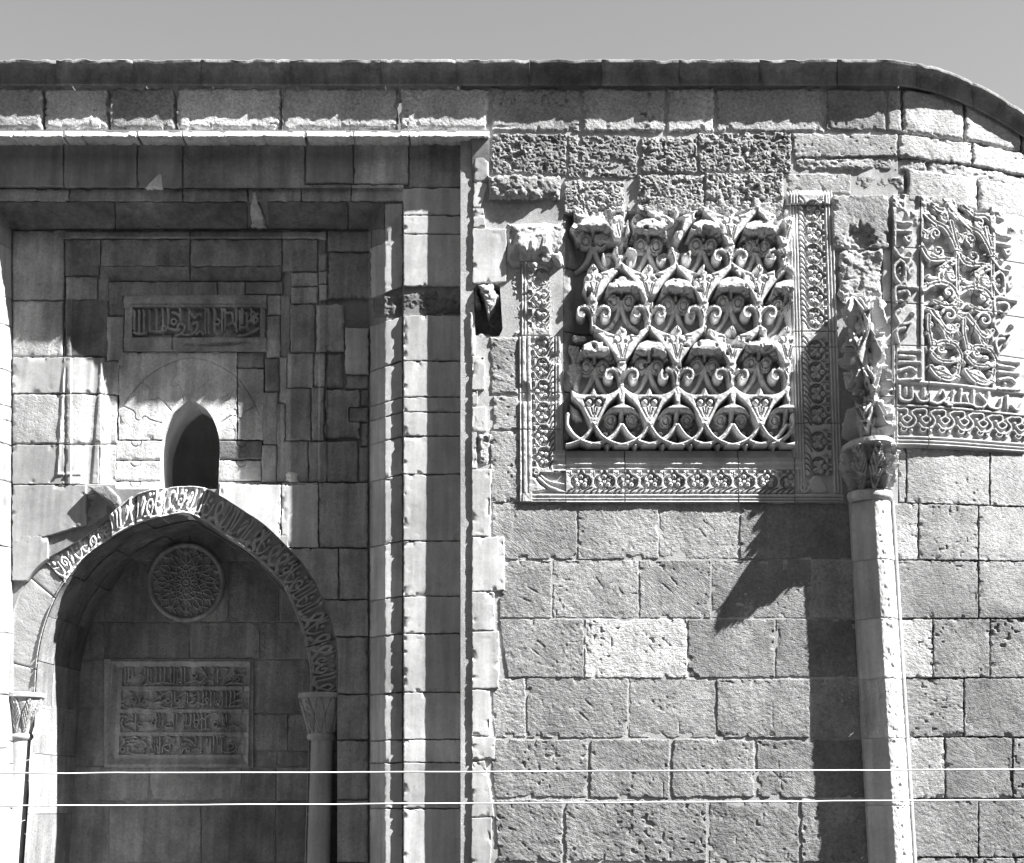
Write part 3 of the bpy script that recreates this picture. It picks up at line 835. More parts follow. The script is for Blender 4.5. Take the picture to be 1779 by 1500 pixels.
cuts = [0] + [s_at(*p) for p in [(12, 1150), (50, 1002), (77, 974), (150, 930), (190, 900), (236, 863), (290, 849), (358, 849), (462, 914), (520, 972), (583, 1110)]] + [LT]
for i in range(len(cuts) - 1):
    a, b = cuts[i], cuts[i + 1]
    if b - a < 3: continue
    lump = 9.0 if 5 <= i <= 6 or i == 7 else 0.0
    C2 = Carve(a + .7, 0, b - .7, 40, 1.0)
    sx = np.clip(np.round(C2.x).astype(int), 0, cv.H.shape[1] - 1)
    ty_ = np.clip(np.round(np.interp(C2.y, [0, 2, 37, 40], [0, 4.6, 31, 39])).astype(int), 0, 40)
    C2.H = cv.H[ty_][:, sx].copy()
    if i in (2, 1, 0, 11) and i < 3:
        C2.H = np.where(C2.Y > 38, C2.H, 2.0 + 0.5 * fbm(C2.X / 14, C2.Y / 14, i))
    C2.H += lump * sst(0, 6, b - C2.X) * sst(0, 6, C2.X - a) * (1 if 5 <= i <= 6 else 0)
    C2.H -= 3.0 * (np.exp(-(C2.X - a) / 1.2) + np.exp(-(b - C2.X) / 1.2))
    relief('voussoir', niche, C2, arc_pos, M_CARV, (.78 if i > 2 else .42) if i < 8 else .44, thick=.25)  # sunlight put into the colour: lit voussoirs paler than the rest

# soffit of the niche, going straight back, ring by ring
fr = PT(AI[:, 0], AI[:, 1], BY)
sgn = np.where(AI[:, 0] < 332, 1.0, -1.0) * np.clip(np.abs(AI[:, 0] - 332) / 200.0, 0, 1)
nr_ = 7
dep = np.linspace(BY, NB + .05, nr_)
for gI, (a, b) in enumerate([(i * 86, min((i + 1) * 86, len(fr) - 1)) for i in range(12)] + [(1032, len(fr) - 1)]):
    if b <= a: continue
    ix = np.unique(np.concatenate([np.arange(a, b, 8), [b]]))
    for r in range(3):
        ds = np.linspace(dep[0] + r * (dep[-1] - dep[0]) / 3 + .003, dep[0] + (r + 1) * (dep[-1] - dep[0]) / 3 - .003, 5)
        R = []
        for d in ds:
            q = fr[ix].copy(); q[:, 1] = d; q[:, 0] += 0.13 * sgn[ix] * (d - BY) / 1.4
            q[:, 2] += 0.004 * vn(ix / 20., np.full(len(ix), d * 9), 5) + 0.006 * ((gI * 3 + r) % 2)
            R.append(q)
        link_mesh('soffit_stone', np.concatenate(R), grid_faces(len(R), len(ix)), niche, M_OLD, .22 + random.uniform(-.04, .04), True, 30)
shell = []
for d in (BY + .004, NB + .2):
    q = fr[::6].copy(); q[:, 1] = d; q[:, 0] += 0.13 * sgn[::6] * (d - BY) / 1.4 - .03 * np.sign(sgn[::6]); q[:, 2] += .03
    shell.append(q)
link_mesh('mortar_bed', np.concatenate(shell), grid_faces(2, len(shell[0])), niche, M_MORT, .2, False)
# jambs below the springing
def rev(side):
    a0 = PT(62 if side < 0 else 539, 1228, BY); 
    for i, (z1, z0) in enumerate([(a0[2] + .02, 1.95), (1.95, 1.55), (1.55, 1.15), (1.15, .7), (.7, 0)]):
        if z1 <= z0: continue
        for r in range(2):
            d0 = BY + .0 + r * .72 + (.1 if i % 2 and r else 0); d1 = BY + .72 + r * .8 + (.1 if i % 2 and not r else 0)
            f = lambda d: a0[0] - side * 0.13 * (d - BY) / 1.4
            V = [(f(d0 + .002), d0 + .002, z0 + .002), (f(d1), d1, z0 + .002), (f(d1), d1, z1 - .002), (f(d0 + .002), d0 + .002, z1 - .002)]
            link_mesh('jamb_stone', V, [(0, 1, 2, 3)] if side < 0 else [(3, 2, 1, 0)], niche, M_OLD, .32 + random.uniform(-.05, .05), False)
rev(-1); rev(1)
# back wall of the niche
N_ = lambda *a, **k: stone(niche, *a, **{**dict(step=4, mat=M_OLD), **k})
slab('mortar_bed', niche, (60, 925, 700, 1830), NB + .005, .2, M_MORT, .30, step=8, holes=[[(184, 1148), (435, 1148), (432, 1330), (184, 1330)]])
rows = [(905, 976, [100, 190, 330, 470, 620]), (976, 1081, [100, 183, 300, 398, 486, 640]), (1081, 1146, [100, 182, 330, 452, 560, 660]),
        (1146, 1228, [100, 184]), (1228, 1332, [100, 183]), (1332, 1392, [100, 260, 420, 480, 660]), (1392, 1500, [100, 190, 350, 480, 660]), (1500, 1620, [100, 300, 470, 660]), (1620, 1830, [100, 240, 400, 660]),
        (1146, 1240, [438, 540, 660]), (1240, 1305, [436, 500, 560, 660]), (1305, 1332, [434, 482, 660])]
for y0, y1, xs in rows:
    for a, b in zip(xs[:-1], xs[1:]):
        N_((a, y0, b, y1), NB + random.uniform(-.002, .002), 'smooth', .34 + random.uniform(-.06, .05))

# ------------------------------------------------------------------ round carved medallion on the back wall
MC = (324, 1012)
C = Carve(253, 940, 396, 1086, 0.9)
R_ = np.hypot((C.X - MC[0]), (C.Y - MC[1]) / 1.02)
C.H = np.where(R_ < 68, 0.0, -40.0)
C.H = np.where((R_ > 59) & (R_ < 68), 7.0 * np.sqrt(np.clip(1 - ((R_ - 63.5) / 4.6) ** 2, 0, 1)), C.H)
for k in range(12):
    a = k * math.pi / 6
    ca, sa = math.cos(a), math.sin(a)
    rot = lambda pts: [(MC[0] + x * ca - y * sa, MC[1] + (x * sa + y * ca) * 1.02) for x, y in pts]
    C.stroke(rot([(8, 0), (18, 7), (30, 0), (18, -7), (8, 0)]), 1.3, 4.5, 'round')
    C.stroke(rot([(30, 0), (41, 9), (56, 0)]), 1.3, 4.5, 'round'); C.stroke(rot([(30, 0), (41, -9), (56, 0)]), 1.3, 4.5, 'round')
    C.stroke(rot([(24, 5), (44, 0), (57, 12)]), 1.2, 4, 'round'); C.stroke(rot([(24, -5), (44, 0), (57, -12)]), 1.2, 4, 'round')
    p = rot([(50, 0), (36, 0), (20, 0), (53, 8), (53, -8)])
    for (x, y), r in zip(p, (2.6, 2.4, 2.0, 2.0, 2.0)): C.disc(x, y, r, 4.5)
C.disc(MC[0], MC[1], 6, 5, 'eye')
C.stroke([(MC[0] + 30 * math.cos(t), MC[1] + 30 * math.sin(t)) for t in np.linspace(0, 6.283, 40)], 1.2, 4, raw=True)
m = relief('medallion', None, C, flat_pos(NB - 0.012), M_OLD, .44, cut=-20, thick=.05)
tag(m, 'round carved rosette medallion set in the dark back wall of the niche', 'medallion')

# ------------------------------------------------------------------ writing
def script_line(C, y0, y1, stems=(), loops=(), curves=(), h=5, w=1.35):
    H = y1 - y0
    for st in stems:
        x, a, b = (st if hasattr(st, '__len__') else (st, 0.04, .86))
        C.stroke([(x - 1.2, y0 + H * a), (x, y0 + H * (a + .06)), (x - .3, y0 + H * b)], w * 1.15, h, w1=w * .8, raw=True)
    for x, y, r in loops:
        C.stroke([(x + r * math.cos(t), y + r * math.sin(t)) for t in np.linspace(0, 6.283, 14)], w, h, raw=True)
    for c in curves:
        C.stroke(c, w * 1.1, h)

tab = thing('inscription_tablet', 'rectangular framed tablet of four raised lines of Arabic script in the dark niche', 'tablet', (-2.4, 1.9, 2.2))
C = Carve(181, 1145, 440, 1334, 0.8)
def rect_in(C, x0a, x0b, y0, x1a, x1b, y1):
    k = np.clip((C.Y - y0) / (y1 - y0), 0, 1)
    return np.minimum(np.minimum(C.X - (x0a + (x0b - x0a) * k), (x1a + (x1b - x1a) * k) - C.X), np.minimum(C.Y - y0, y1 - C.Y))
d = rect_in(C, 192, 183, 1147, 437, 434, 1332)
C.H = np.interp(d, [-1, 0, 2.5, 3.5, 4.5, 13, 14, 15], [0, 1, 3.5, 3.5, 2.5, -5.5, -5.5, -3.6])
for (y0, y1, xa, xb) in [(1158.5, 1191.5, 212, 434), (1200, 1232, 210.5, 432.5), (1239, 1271.5, 208.5, 430), (1279, 1311, 206.5, 428)]:
    w_ = rect_in(C, xa, xa - .8, y0, xb, xb - 1, y1)
    C.H = np.where(w_ > 0, -8.2 + .7 * fbm(C.X / 2.6, C.Y / 2.6, 4), C.H)
L1 = dict(stems=[217, 223, (229, .05, .5), (251.5, .03, .55), 256, (262, .1, .8), 271, (278, .03, .9), 286, 296.5, 302, (308, .35, .9), (315, .03, .9), 320.5, (370, .03, .95), 378, (356, .02, .3)],
          loops=[(219, 1186, 3), (311.5, 1182, 3), (337, 1174, 4.5), (363.5, 1178, 4), (412, 1180, 3.5)],
          curves=[[(221, 1184), (228, 1179), (231, 1175), (227, 1173)], [(233, 1178), (239, 1172), (246, 1173), (249, 1180), (244, 1189), (252, 1189), (258, 1183)], [(258, 1186), (266, 1188), (270, 1184)],
                  [(271, 1187), (277, 1187), (282, 1184)], [(286, 1188), (290, 1186), (294, 1188), (299, 1187)], [(320, 1187), (330, 1184), (340, 1181), (347, 1185), (354, 1180), (358, 1174), (352, 1166), (349, 1160)],
                  [(352, 1190), (358, 1182), (364, 1178), (368, 1184)], [(394, 1166), (388, 1173), (381, 1177)], [(400, 1179), (392, 1184), (386, 1190)], [(405, 1166), (410, 1172), (418, 1171), (425, 1168)],
                  [(404, 1180), (412, 1174), (424, 1171)], [(388, 1161), (395, 1163)], [(390, 1190), (404, 1186), (420, 1188)]])
L2 = dict(stems=[225.5, (228.5, .1, .7), 298, (303, .05, .7), 321.5, (325, .1, .7), 345, 352.5, (358, .02, .6), 366, (372, .1, .9), 386, 393, 400.5, 407],
          loops=[(232, 1214.5, 4), (251, 1220, 4), (291.5, 1217, 3.5), (307.5, 1217, 4), (359, 1216, 3.5), (378, 1219, 3)],
          curves=[[(210, 1219), (219, 1215), (226, 1210)], [(236, 1217), (234, 1222), (228, 1222)], [(212, 1224), (218, 1229), (232, 1231), (248, 1231)], [(244, 1210), (242, 1218), (247, 1224), (253, 1224)],
                  [(254, 1220), (264, 1218), (276, 1212), (285, 1205), (295, 1201)], [(270, 1204), (276, 1210), (279, 1214)], [(258, 1222), (272, 1220), (288, 1217)], [(278, 1226), (286, 1230), (300, 1230), (318, 1228)],
                  [(309, 1210), (315, 1206), (322, 1202)], [(326, 1223), (334, 1218), (338, 1213), (331, 1208)], [(330, 1226), (338, 1224), (343, 1220)], [(346, 1222), (352, 1224), (360, 1222)], [(370, 1223), (378, 1224), (384, 1214)],
                  [(410, 1206), (416, 1203), (420, 1200)], [(398, 1224), (408, 1218), (420, 1216)], [(396, 1227), (410, 1227), (422, 1223)], [(331, 1204), (336, 1208), (342, 1205)]])
L3 = dict(stems=[(235, .02, .95), (229, .05, .4), (271, .02, .75), (276, .05, .8), (282.5, .02, .75), (301, .0, .9), (307, .03, .6), 319, (323, .05, .7), 331, (337, .02, .6), 344, 350, 357, (386, .0, .7), (393, .05, .5)],
          loops=[(241, 1258, 3.2), (266, 1256, 3.4), (374, 1258, 4), (340, 1260, 2.5)],
          curves=[[(213, 1249), (210, 1256), (213, 1262), (222, 1267), (230, 1271)], [(217, 1254), (224, 1249), (228, 1249)], [(217, 1258), (228, 1256), (236, 1257)], [(244, 1260), (250, 1255), (262, 1256)], [(262, 1259), (270, 1260)],
                  [(285, 1262), (290, 1258), (297, 1259)], [(286, 1264), (298, 1264)], [(320, 1260), (327, 1261), (332, 1256)], [(336, 1251), (345, 1250), (356, 1248)], [(357, 1248), (364, 1241), (376, 1240)], [(378, 1265), (386, 1263), (389, 1254), (386, 1243)],
                  [(394, 1240), (388, 1252), (390, 1263)], [(396, 1262), (404, 1260), (412, 1262)], [(210, 1244), (218, 1245), (226, 1245)], [(350, 1268), (358, 1266), (364, 1267)]])
L4 = dict(stems=[(214, .1, .5), (264, .05, .45), (268, .02, .45), (272, .02, .5), (277, .0, .95), (302, .1, .5), (312, .05, .45), (340, .02, .5), (349, .05, .9), (359, .1, .5), (365, .1, .9), (371, .05, .9), (377, .05, .5), (385, .1, .9)],
          loops=[(229, 1286.5, 2.6), (212, 1302, 4), (247, 1304, 2.4), (326, 1302, 3), (400, 1296, 5), (396, 1303, 2.5)],
          curves=[[(210, 1294), (215, 1291), (216, 1284)], [(218, 1283), (228, 1281), (236, 1281), (240, 1285)], [(220, 1288), (230, 1287), (240, 1287), (252, 1282)], [(220, 1293), (234, 1292), (248, 1288), (254, 1296)], [(222, 1298), (222, 1305), (230, 1310), (246, 1311), (268, 1309)],
                  [(231, 1299), (240, 1302), (252, 1297)], [(258, 1303), (262, 1296), (264, 1305)], [(268, 1296), (268, 1306)], [(273, 1296), (274, 1308)], [(282, 1284), (290, 1280), (298, 1284), (300, 1294)], [(281, 1297), (290, 1293), (299, 1291)], [(281, 1308), (282, 1298), (288, 1303), (294, 1304), (294, 1294)],
                  [(304, 1306), (310, 1299), (316, 1293)], [(312, 1289), (318, 1293), (322, 1291)], [(320, 1284), (328, 1285), (336, 1291)], [(314, 1309), (320, 1300), (328, 1297)], [(334, 1303), (342, 1301), (350, 1306)], [(376, 1281), (384, 1279), (390, 1281)], [(388, 1306), (398, 1308), (410, 1300), (406, 1290)]])
for L_, (y0, y1) in zip((L1, L2, L3, L4), ((1158.5, 1191.5), (1200, 1232), (1239, 1271.5), (1279, 1311))):
    script_line(C, y0, y1, h=-2.8, w=1.4, **L_)
C.H += .3 * fbm(C.X / 5, C.Y / 5, 8)
relief('tablet_face', tab, C, flat_pos(NB - .008), M_OLD, .46, thick=.12)

# the upper inscription over the window
tab2 = thing('window_inscription', 'long narrow stone panel carved with one line of Arabic script above the window', 'inscription', (-2.2, .5, 5.0))
C = Carve(216, 513, 463, 610, 0.9)
C.H = np.full(C.X.shape, 0.0)
d = rect_in(C, 217, 215, 515, 461, 459, 609)
C.H = np.interp(d, [-1, 0, 1], [-30, 0, 1])
inn = rect_in(C, 231, 229, 534, 452, 451, 587)
C.H = np.where(C.Y < 536, 4 * sst(515, 518, C.Y) + 2 * np.sin(np.clip((C.Y - 518) / 12, 0, 1) * 3.14), C.H)
C.H = np.where((inn > -5) & (inn <= 0), 3 + inn * .2, C.H)
C.H = np.where(inn > 0, -6 + .6 * fbm(C.X / 5, C.Y / 5, 3), C.H)
C.H = np.where((C.Y > 588), 5 - 2.0 * sst(590, 607, C.Y), C.H)
script_line(C, 535, 583, stems=[(233, .1, .8), (242, .1, .9), (250, .1, .9), (260, .1, .95), (272, .04, .9), (283, .04, .95), (292, .04, .7), (313.5, .04, .6), (328.5, .04, .8), (357, .0, .95), (362, .05, .95), (372.5, .04, .9), (386, .04, .9), (391, .05, .8), (410.5, .0, .8), (417, .1, .8), (421, .04, .6), (429, .2, .8), (437, .04, .5), (442, .15, .6)],
            loops=[(302, 559, 4.6), (377, 559.5, 5), (443, 556, 5), (285, 571, 4)],
            curves=[[(309, 574), (309, 566), (316, 563), (321, 570), (316, 579), (306, 584)], [(293, 571), (302, 573), (312, 573)], [(336, 563), (341, 560), (343, 568), (339, 577), (330, 582), (318, 582)], [(332, 545), (338, 553), (345, 546), (351, 550)],
                    [(396, 566), (404, 561), (409, 566), (411, 577)], [(393, 545), (402, 544), (405, 558)], [(414, 584), (426, 583), (440, 577), (449, 571)], [(260, 575), (270, 577), (280, 577)], [(420, 569), (428, 569)], [(432, 560), (440, 551), (448, 546)],
                    [(233, 578), (242, 581), (254, 579)], [(341, 581), (348, 576), (352, 581)], [(300, 543), (308, 546), (312, 552)]], h=1.5, w=2.0)
C.stroke([(257, 579), (299, 579.5), (300, 607)], 1.6, 5, 'flat', op='sub', raw=True)
C.H -= 4 * np.exp(-(np.hypot((C.X - 330) / 14, (C.Y - 601) / 4)) ** 2) + 7 * np.exp(-(np.hypot((C.X - 390) / 40, (C.Y - 599 + (C.X - 390) * .06) / 4)) ** 4)
C.wear(9, .5, 8)
relief('panel_face', tab2, C, flat_pos(B + .125), M_OLD, .42, cut=-20, thick=.12)

# ------------------------------------------------------------------ turned shapes
def lathe(name, parent, uc, vc, Yc, prof, mat, col, carve=None, nseg=48, a0=-math.pi, a1=0.0, ell=1.0, rough=0.0, sd=1, step=2.0):
    """prof: (v, radius px[, depth radius px]); the front half turn, seen at axis pixel uc (at row vc)"""
    X0 = PT(uc, vc, Yc)[0]
    p = np.asarray([(q[0], q[1], q[2] if len(q) > 2 else q[1] * ell) for q in prof], float)
    vs = []
    for i in range(len(p) - 1):
        n = max(1, int(abs(p[i + 1, 0] - p[i, 0]) / step))
        vs.append(p[i] + (p[i + 1] - p[i]) * np.linspace(0, 1, n, endpoint=False)[:, None])
    vs = np.concatenate(vs + [p[-1:]])
    ang = np.linspace(a0, a1, nseg)
    A, Vv = np.meshgrid(ang, vs[:, 0]); R1 = np.repeat(vs[:, 1:2], nseg, 1); R2 = np.repeat(vs[:, 2:3], nseg, 1)
    H = np.zeros(A.shape)
    if carve is not None: H = carve(A, Vv)
    if rough: H = H + rough * fbm(A * 3 + sd, Vv / 12., sd, 5) + rough * .6 * fbm(A * 9 + sd, Vv / 4., sd + 5, 3)
    z = PT(uc, vs[:, 0], Yc - vs[:, 2] * K * .5)[:, 2]
    V = np.stack([X0 + (R1 + H) * K * np.cos(A), Yc + (R2 + H) * K * np.sin(A), np.repeat(z[:, None], nseg, 1)], -1).reshape(-1, 3)
    return link_mesh(name, V, grid_faces(*A.shape), parent, mat, col, True, 50)

def chev(n, v0, v1, hgt):
    def f(A, V):
        k = (V - v0) / (v1 - v0)
        ph = (A + math.pi) / math.pi * n
        q = np.abs((ph % 1) - .5) * 2                    # 0 at leaf axis, 1 at its edge
        lim = np.clip(1.02 - np.abs(k - .55) * 1.5, 0, 1)
        leaf = sst(0, .12, lim - q)
        ribs = .5 + .5 * np.sin((k * 1.0 + q * .55) * 34)
        return hgt * (leaf * (.45 + .55 * ribs) - .5 * np.exp(-(q / .06) ** 2) * leaf - .6 * np.exp(-((lim - q) / .05) ** 2)) * ((k > 0) & (k < 1))
    return f
def colonnette(uc, vc, lab):
    t = thing('colonnette', lab, 'column', PT(uc, 1400, B + .12), 'colonnettes under the arch band')
    lathe('capital', t, uc, vc, B + .12, [(1203, 30), (1204, 41), (1211, 41.5), (1213, 37), (1222, 36), (1240, 30), (1260, 24), (1274, 21.5)], M_CARV, .46, chev(5, 1213, 1272, 3.2), 90, rough=.5, step=1.2)
    lathe('neck_ring', t, uc, vc, B + .12, [(1273, 20), (1276, 23.5), (1281, 24.5), (1285, 22.5), (1287, 20.5)], M_MARB, .44, nseg=40)
    lathe('shaft', t, uc, vc, B + .12, [(1286, 20.5), (1400, 20.8), (1600, 21.2), (1860, 21.5)], M_MARB, .46, nseg=40, rough=.4, step=6)
colonnette(559, 1250, 'slender column with a leaf capital carrying the arch band, nearest the moulded frame')
colonnette(36, 1250, 'slender column with a leaf capital under the sunlit end of the arch band')
# ------------------------------------------------------------------ the great carved panel: frame
relp = thing('palmette_relief', 'large deeply carved stone panel of rows of palmettes inside an ornamented square frame', 'carved panel', (1.1, -.02, 3.0))
FX0, FX1, FX1b, FY1 = 903, 1446, 1466, 874                 # outer frame: left, right (top, bottom), lower edge
IX0, IX1, IY1 = 980, 1374, 797                             # opening with the lattice

def border_motif(C, o, ax, ay, P_, S_, h=7.0, worn=0.0, rnd=None):
    """one flower in a pointed loop, stems at b = 0, tip at b = S_; o origin, ax along, ay across"""
    T = lambda pts: [(o[0] + a * ax[0] * P_ / 38 + b * ay[0] * S_ / 46, o[1] + a * ax[1] * P_ / 38 + b * ay[1] * S_ / 46) for a, b in pts]
    k = S_ / 46
    C.poly(T([(19, 45), (13, 35), (4, 27), (5, 17), (19, 9), (33, 17), (34, 27), (25, 35)]), -1.5, 0, 'set')
    for sg in (-1, 1):
        C.stroke(T([(19 + sg * 0, 47), (19 + sg * 5, 38), (19 + sg * 16, 29), (19 + sg * 15, 16), (19 + sg * 3, 9)]), 1.35 * k, 9.0, 'flat', op='sub', n=4)
    c = T([(12.5, 18), (25.5, 18), (19, 34), (11, 27), (27, 27), (19, 24)])
    for (x, y), r, hh in zip(c, (5.0, 5.0, 5.0, 5.0, 5.0, 4.6), (h, h, h * .98, h * .9, h * .9, h * .8)):
        C.disc(x, y, r * k, hh)
    for x, y in c[:2]: C.disc(x, y, 1.3 * k, 2.2, 'flat', 'sub')
    C.stroke(T([(19, 24), (19, 34)]), .7 * k, 2.5, op='sub', raw=True)
    # dark pockets beside the tip, and the leaf between two tips
    for a in (8, 30):
        C.poly(T([(a - 4.5, 46.5), (a - 4.5, 40), (a + 4.5, 40), (a + 4.5, 46.5)]), -2.5, 0, 'min')
    C.stroke(T([(0, 45), (0, 32)]), .8 * k, 2.4, op='sub', raw=True)
    for b in (37, 41):
        C.stroke(T([(0, b - 4), (-4, b)]), .6 * k, 1.8, op='sub', raw=True); C.stroke(T([(0, b - 4), (4, b)]), .6 * k, 1.8, op='sub', raw=True)
    # swirling stems
    for a in (-6, 3, 13, 22):
        C.stroke(T([(a, 0), (a + 5, 6), (a + 15, 11)]), 1.3 * k, 6.0, 'flat', op='sub', n=4)

def fillets(C, d, ds):
    """grooves parallel to an edge at distances ds"""
    for x in ds:
        C.H -= 4.5 * np.exp(-((d - x) / 1.1) ** 2)

FR_Y = 0.010
# left border
C = Carve(903, 586, 982, 874, 1.0, base=7.0)
kx = (C.Y - 586) / 288.0
dL = C.X - (905 + 3 * kx)
C.H = np.where(dL < 0, 6.0 + C.H * 0, C.H)
fillets(C, dL, (0.5, 9.5, 18.5))
yy = 604.0
while yy < 806:
    border_motif(C, (964 - (850 - yy) * .015, yy - 19), (0, 1), (-1, 0), 38, 38)
    yy += 38.6
C.H = np.where((C.X > 962) & (C.X < 974), 7 - 2.5 * np.abs(np.sin((C.X - 962) * .8)), C.H)
C.H = np.where(C.X >= 972, 7 - (C.X - 972) * 1.6, C.H)
fillets(C, C.X, (963,))
low = (C.Y > 822) & (dL > 19)
C.H = np.where(low, 1.5, C.H)
C.spiral(930, 822, 10, 2.5, 1.2, 3, 7.5); C.poly([(915, 858), (917, 840), (926, 828), (938, 842), (950, 852), (932, 858)], 7, 3, smooth=True); C.stroke([(936, 832), (950, 845), (966, 852), (982, 858)], 3, 7); C.stroke([(940, 828), (955, 838), (982, 843)], 2, 6)
C.H = np.where((C.Y > 858) & (dL > 0), 7, C.H)
fillets(C, np.where((dL > 17), C.Y, -99), (858.5, 865.5, 870.5))
C.H = np.where((C.Y > 783) & (C.X > 960) & (C.Y < 820), 7 - 3 * np.abs(np.sin((C.Y - 783) * .35)), C.H)
er = sst(.56, .7, vn(C.X / 26., C.Y / 26., 5)) * (C.Y < 700)
C.H = C.H * (1 - .5 * er) - 2.5 * er * vn(C.X / 5., C.Y / 5., 8)
C.wear(21, 0.9, 7)
for a, b in ((586, 684), (684, 748), (748, 874)):
    relief('border_stone', relp, C, flat_pos(FR_Y), M_CARV, .62, thick=.1, keep=lambda u, v, a=a, b=b: (v > a + .6) & (v < b - .4))
# the loose block of the left border above the break
C = Carve(872, 460, 982, 584, 1.0, base=3.0)
C.H = np.where(C.X < 905, 3.0 + 2.6 * fbm(C.X / 5, C.Y / 5, 3, 4, .7) - 3 * sst(.6, .8, vn(C.X / 5, C.Y / 4, 19)), C.H)
C.H = np.where((C.X > 905) & (C.X < 956), 6.5, C.H)
fillets(C, C.X, (905, 910, 915.5))
for yy in (487, 522, 556): border_motif(C, (962, yy - 19), (0, 1), (-1, 0), 36, 44)
C.H = np.where(C.X > 957, 1 + 1.5 * fbm(C.X / 12, C.Y / 12, 4) - sst(960, 978, C.X) * 4, C.H)
er = sst(.5, .66, vn(C.X / 20., C.Y / 20., 15))
C.H = C.H * (1 - .3 * er) - 2 * er * vn(C.X / 4., C.Y / 4., 8) + 6 * sst(490, 462, C.Y) * vn(C.X / 9., C.Y / 9., 88)
C.H -= 14 * sst(895, 873, C.X + 10 * fbm(C.Y / 15, C.Y * 0, 3))
C.wear(22, 1.2, 6)
relief('border_stone', relp, C, flat_pos(FR_Y + .004), M_CARV, .50, thick=.12)
C = Carve(880, 386, 982, 464, 1.0, base=2.0)
C.H += 10 * sst(.40, .75, vn(C.X / 22., C.Y / 18., 33)) * sst(882, 905, C.X) + 1.2 * fbm(C.X / 7, C.Y / 7, 6) + 5 * sst(400, 452, C.Y) * sst(.4, .6, vn(C.X / 9., C.Y / 15., 6)) - 9 * np.exp(-np.minimum(np.minimum(C.X - 880, 982 - C.X), np.minimum(C.Y - 386, 464 - C.Y)) / (3 + 4 * vn(C.X / 15., C.Y / 15., 91)))
relief('border_stone', relp, C, flat_pos(-.01), M_CARV, .50, thick=.12)

# bottom border
C = Carve(982, 783, 1380, 874, 1.0, base=7.0)
C.H = np.where(C.Y < 797, -3 + (C.Y - 783) * .25, C.H)
C.H = np.where((C.Y >= 797) & (C.Y < 818), 7 - 3.2 * np.abs(np.sin((C.Y - 797) * .3)), C.H)
xx = 990.0
while xx < 1372:
    border_motif(C, (xx, 859), (1, 0), (0, -1), 38, 40)
    xx += 40.4
fillets(C, C.Y, (818, 859, 865.5, 870.5))
C.wear(23, 0.7, 7)
for a, b in ((982, 1085), (1085, 1282), (1282, 1380)):
    relief('border_stone', relp, C, flat_pos(FR_Y + (.002 if a == 1085 else 0)), M_CARV, .62, thick=.1, keep=lambda u, v, a=a, b=b: (u > a + .6) & (u < b - .4))
# right border, slanting a little as the wall rises
C = Carve(1358, 330, 1470, 874, 1.0, base=7.0)
sl = (C.Y - 340) / 534.0
xo = 1447 + 18 * sl                                       # outer edge
xi = 1362 + 15 * sl
dO = xo - C.X; dI = C.X - xi
C.H = np.where(dI < 22, np.interp(dI, [0, 4, 8, 22], [-6, 2, 7, 7]), C.H)
fillets(C, dI, (8, 12.5, 17.5, 22.5))
for yy in list(np.arange(370, 590, 37.0)) + list(np.arange(610, 730, 37.5)) + [768, 812]:
    k = (yy - 340) / 534.0
    border_motif(C, (1386 + 15 * k, yy - 18), (.02, 1), (1, 0), 37, 44)
C.H = np.where(dO < 17, 7, C.H)
fillets(C, dO, (0.5, 6, 11.5, 17))
C.H = np.where(dO < 0, -14, C.H)
C.H = np.where(dI < 0, -16, C.H)
cr = (C.Y > 826) & (dO > 17) & (dI > 22)
C.H = np.where(cr, 1.5, C.H)
C.poly([(1402, 838), (1416, 826), (1432, 838), (1436, 856), (1412, 858)], 7, 4, smooth=True); C.spiral(1396, 848, 9, 0, 1.2, 3, 7)
bt = (C.Y > 858) & (dO > 0); C.H = np.where(bt, 7, C.H); fillets(C, np.where(bt, C.Y, -99), (858.5, 865.5, 870.5))
C.H = np.where((C.Y > 797) & (C.Y < 818) & (C.X < 1392), 7 - 3.2 * np.abs(np.sin((C.Y - 797) * .3)), C.H)
C.wear(24, 0.7, 7)
for a, b, pr in ((332, 359, 6.0), (359, 578, 0), (578, 605, 0), (605, 737, 0), (737, 874, 0)):
    C2 = Carve(1358, 330, 1470, 874, 1.0); C2.H = C.H + pr - (18 * sst(1368, 1374, 1374 - 0 * C.X) * 0)
    if a == 332:
        C2.H = C2.H - 10 * sst(12, 0, np.minimum(C.Y - 332, 1446 - C.X))
    if a == 737:
        kp = lambda u, v: (v > 737.6) & (v < 873.6) & ((u > 1380.4) | (v < 797)) & (u < 1447 + 18 * (v - 340) / 534.0 + 1.5) & (u > 1362 + 15 * (v - 340) / 534.0)
    else:
        kp = lambda u, v, a=a, b=b: (v > a + .6) & (v < b - .4) & (u < 1447 + 18 * (v - 340) / 534.0 + 1.5) & (u > 1362 + 15 * (v - 340) / 534.0)
    relief('border_stone', relp, C2, flat_pos(FR_Y), M_CARV, .62, thick=.1, keep=kp)

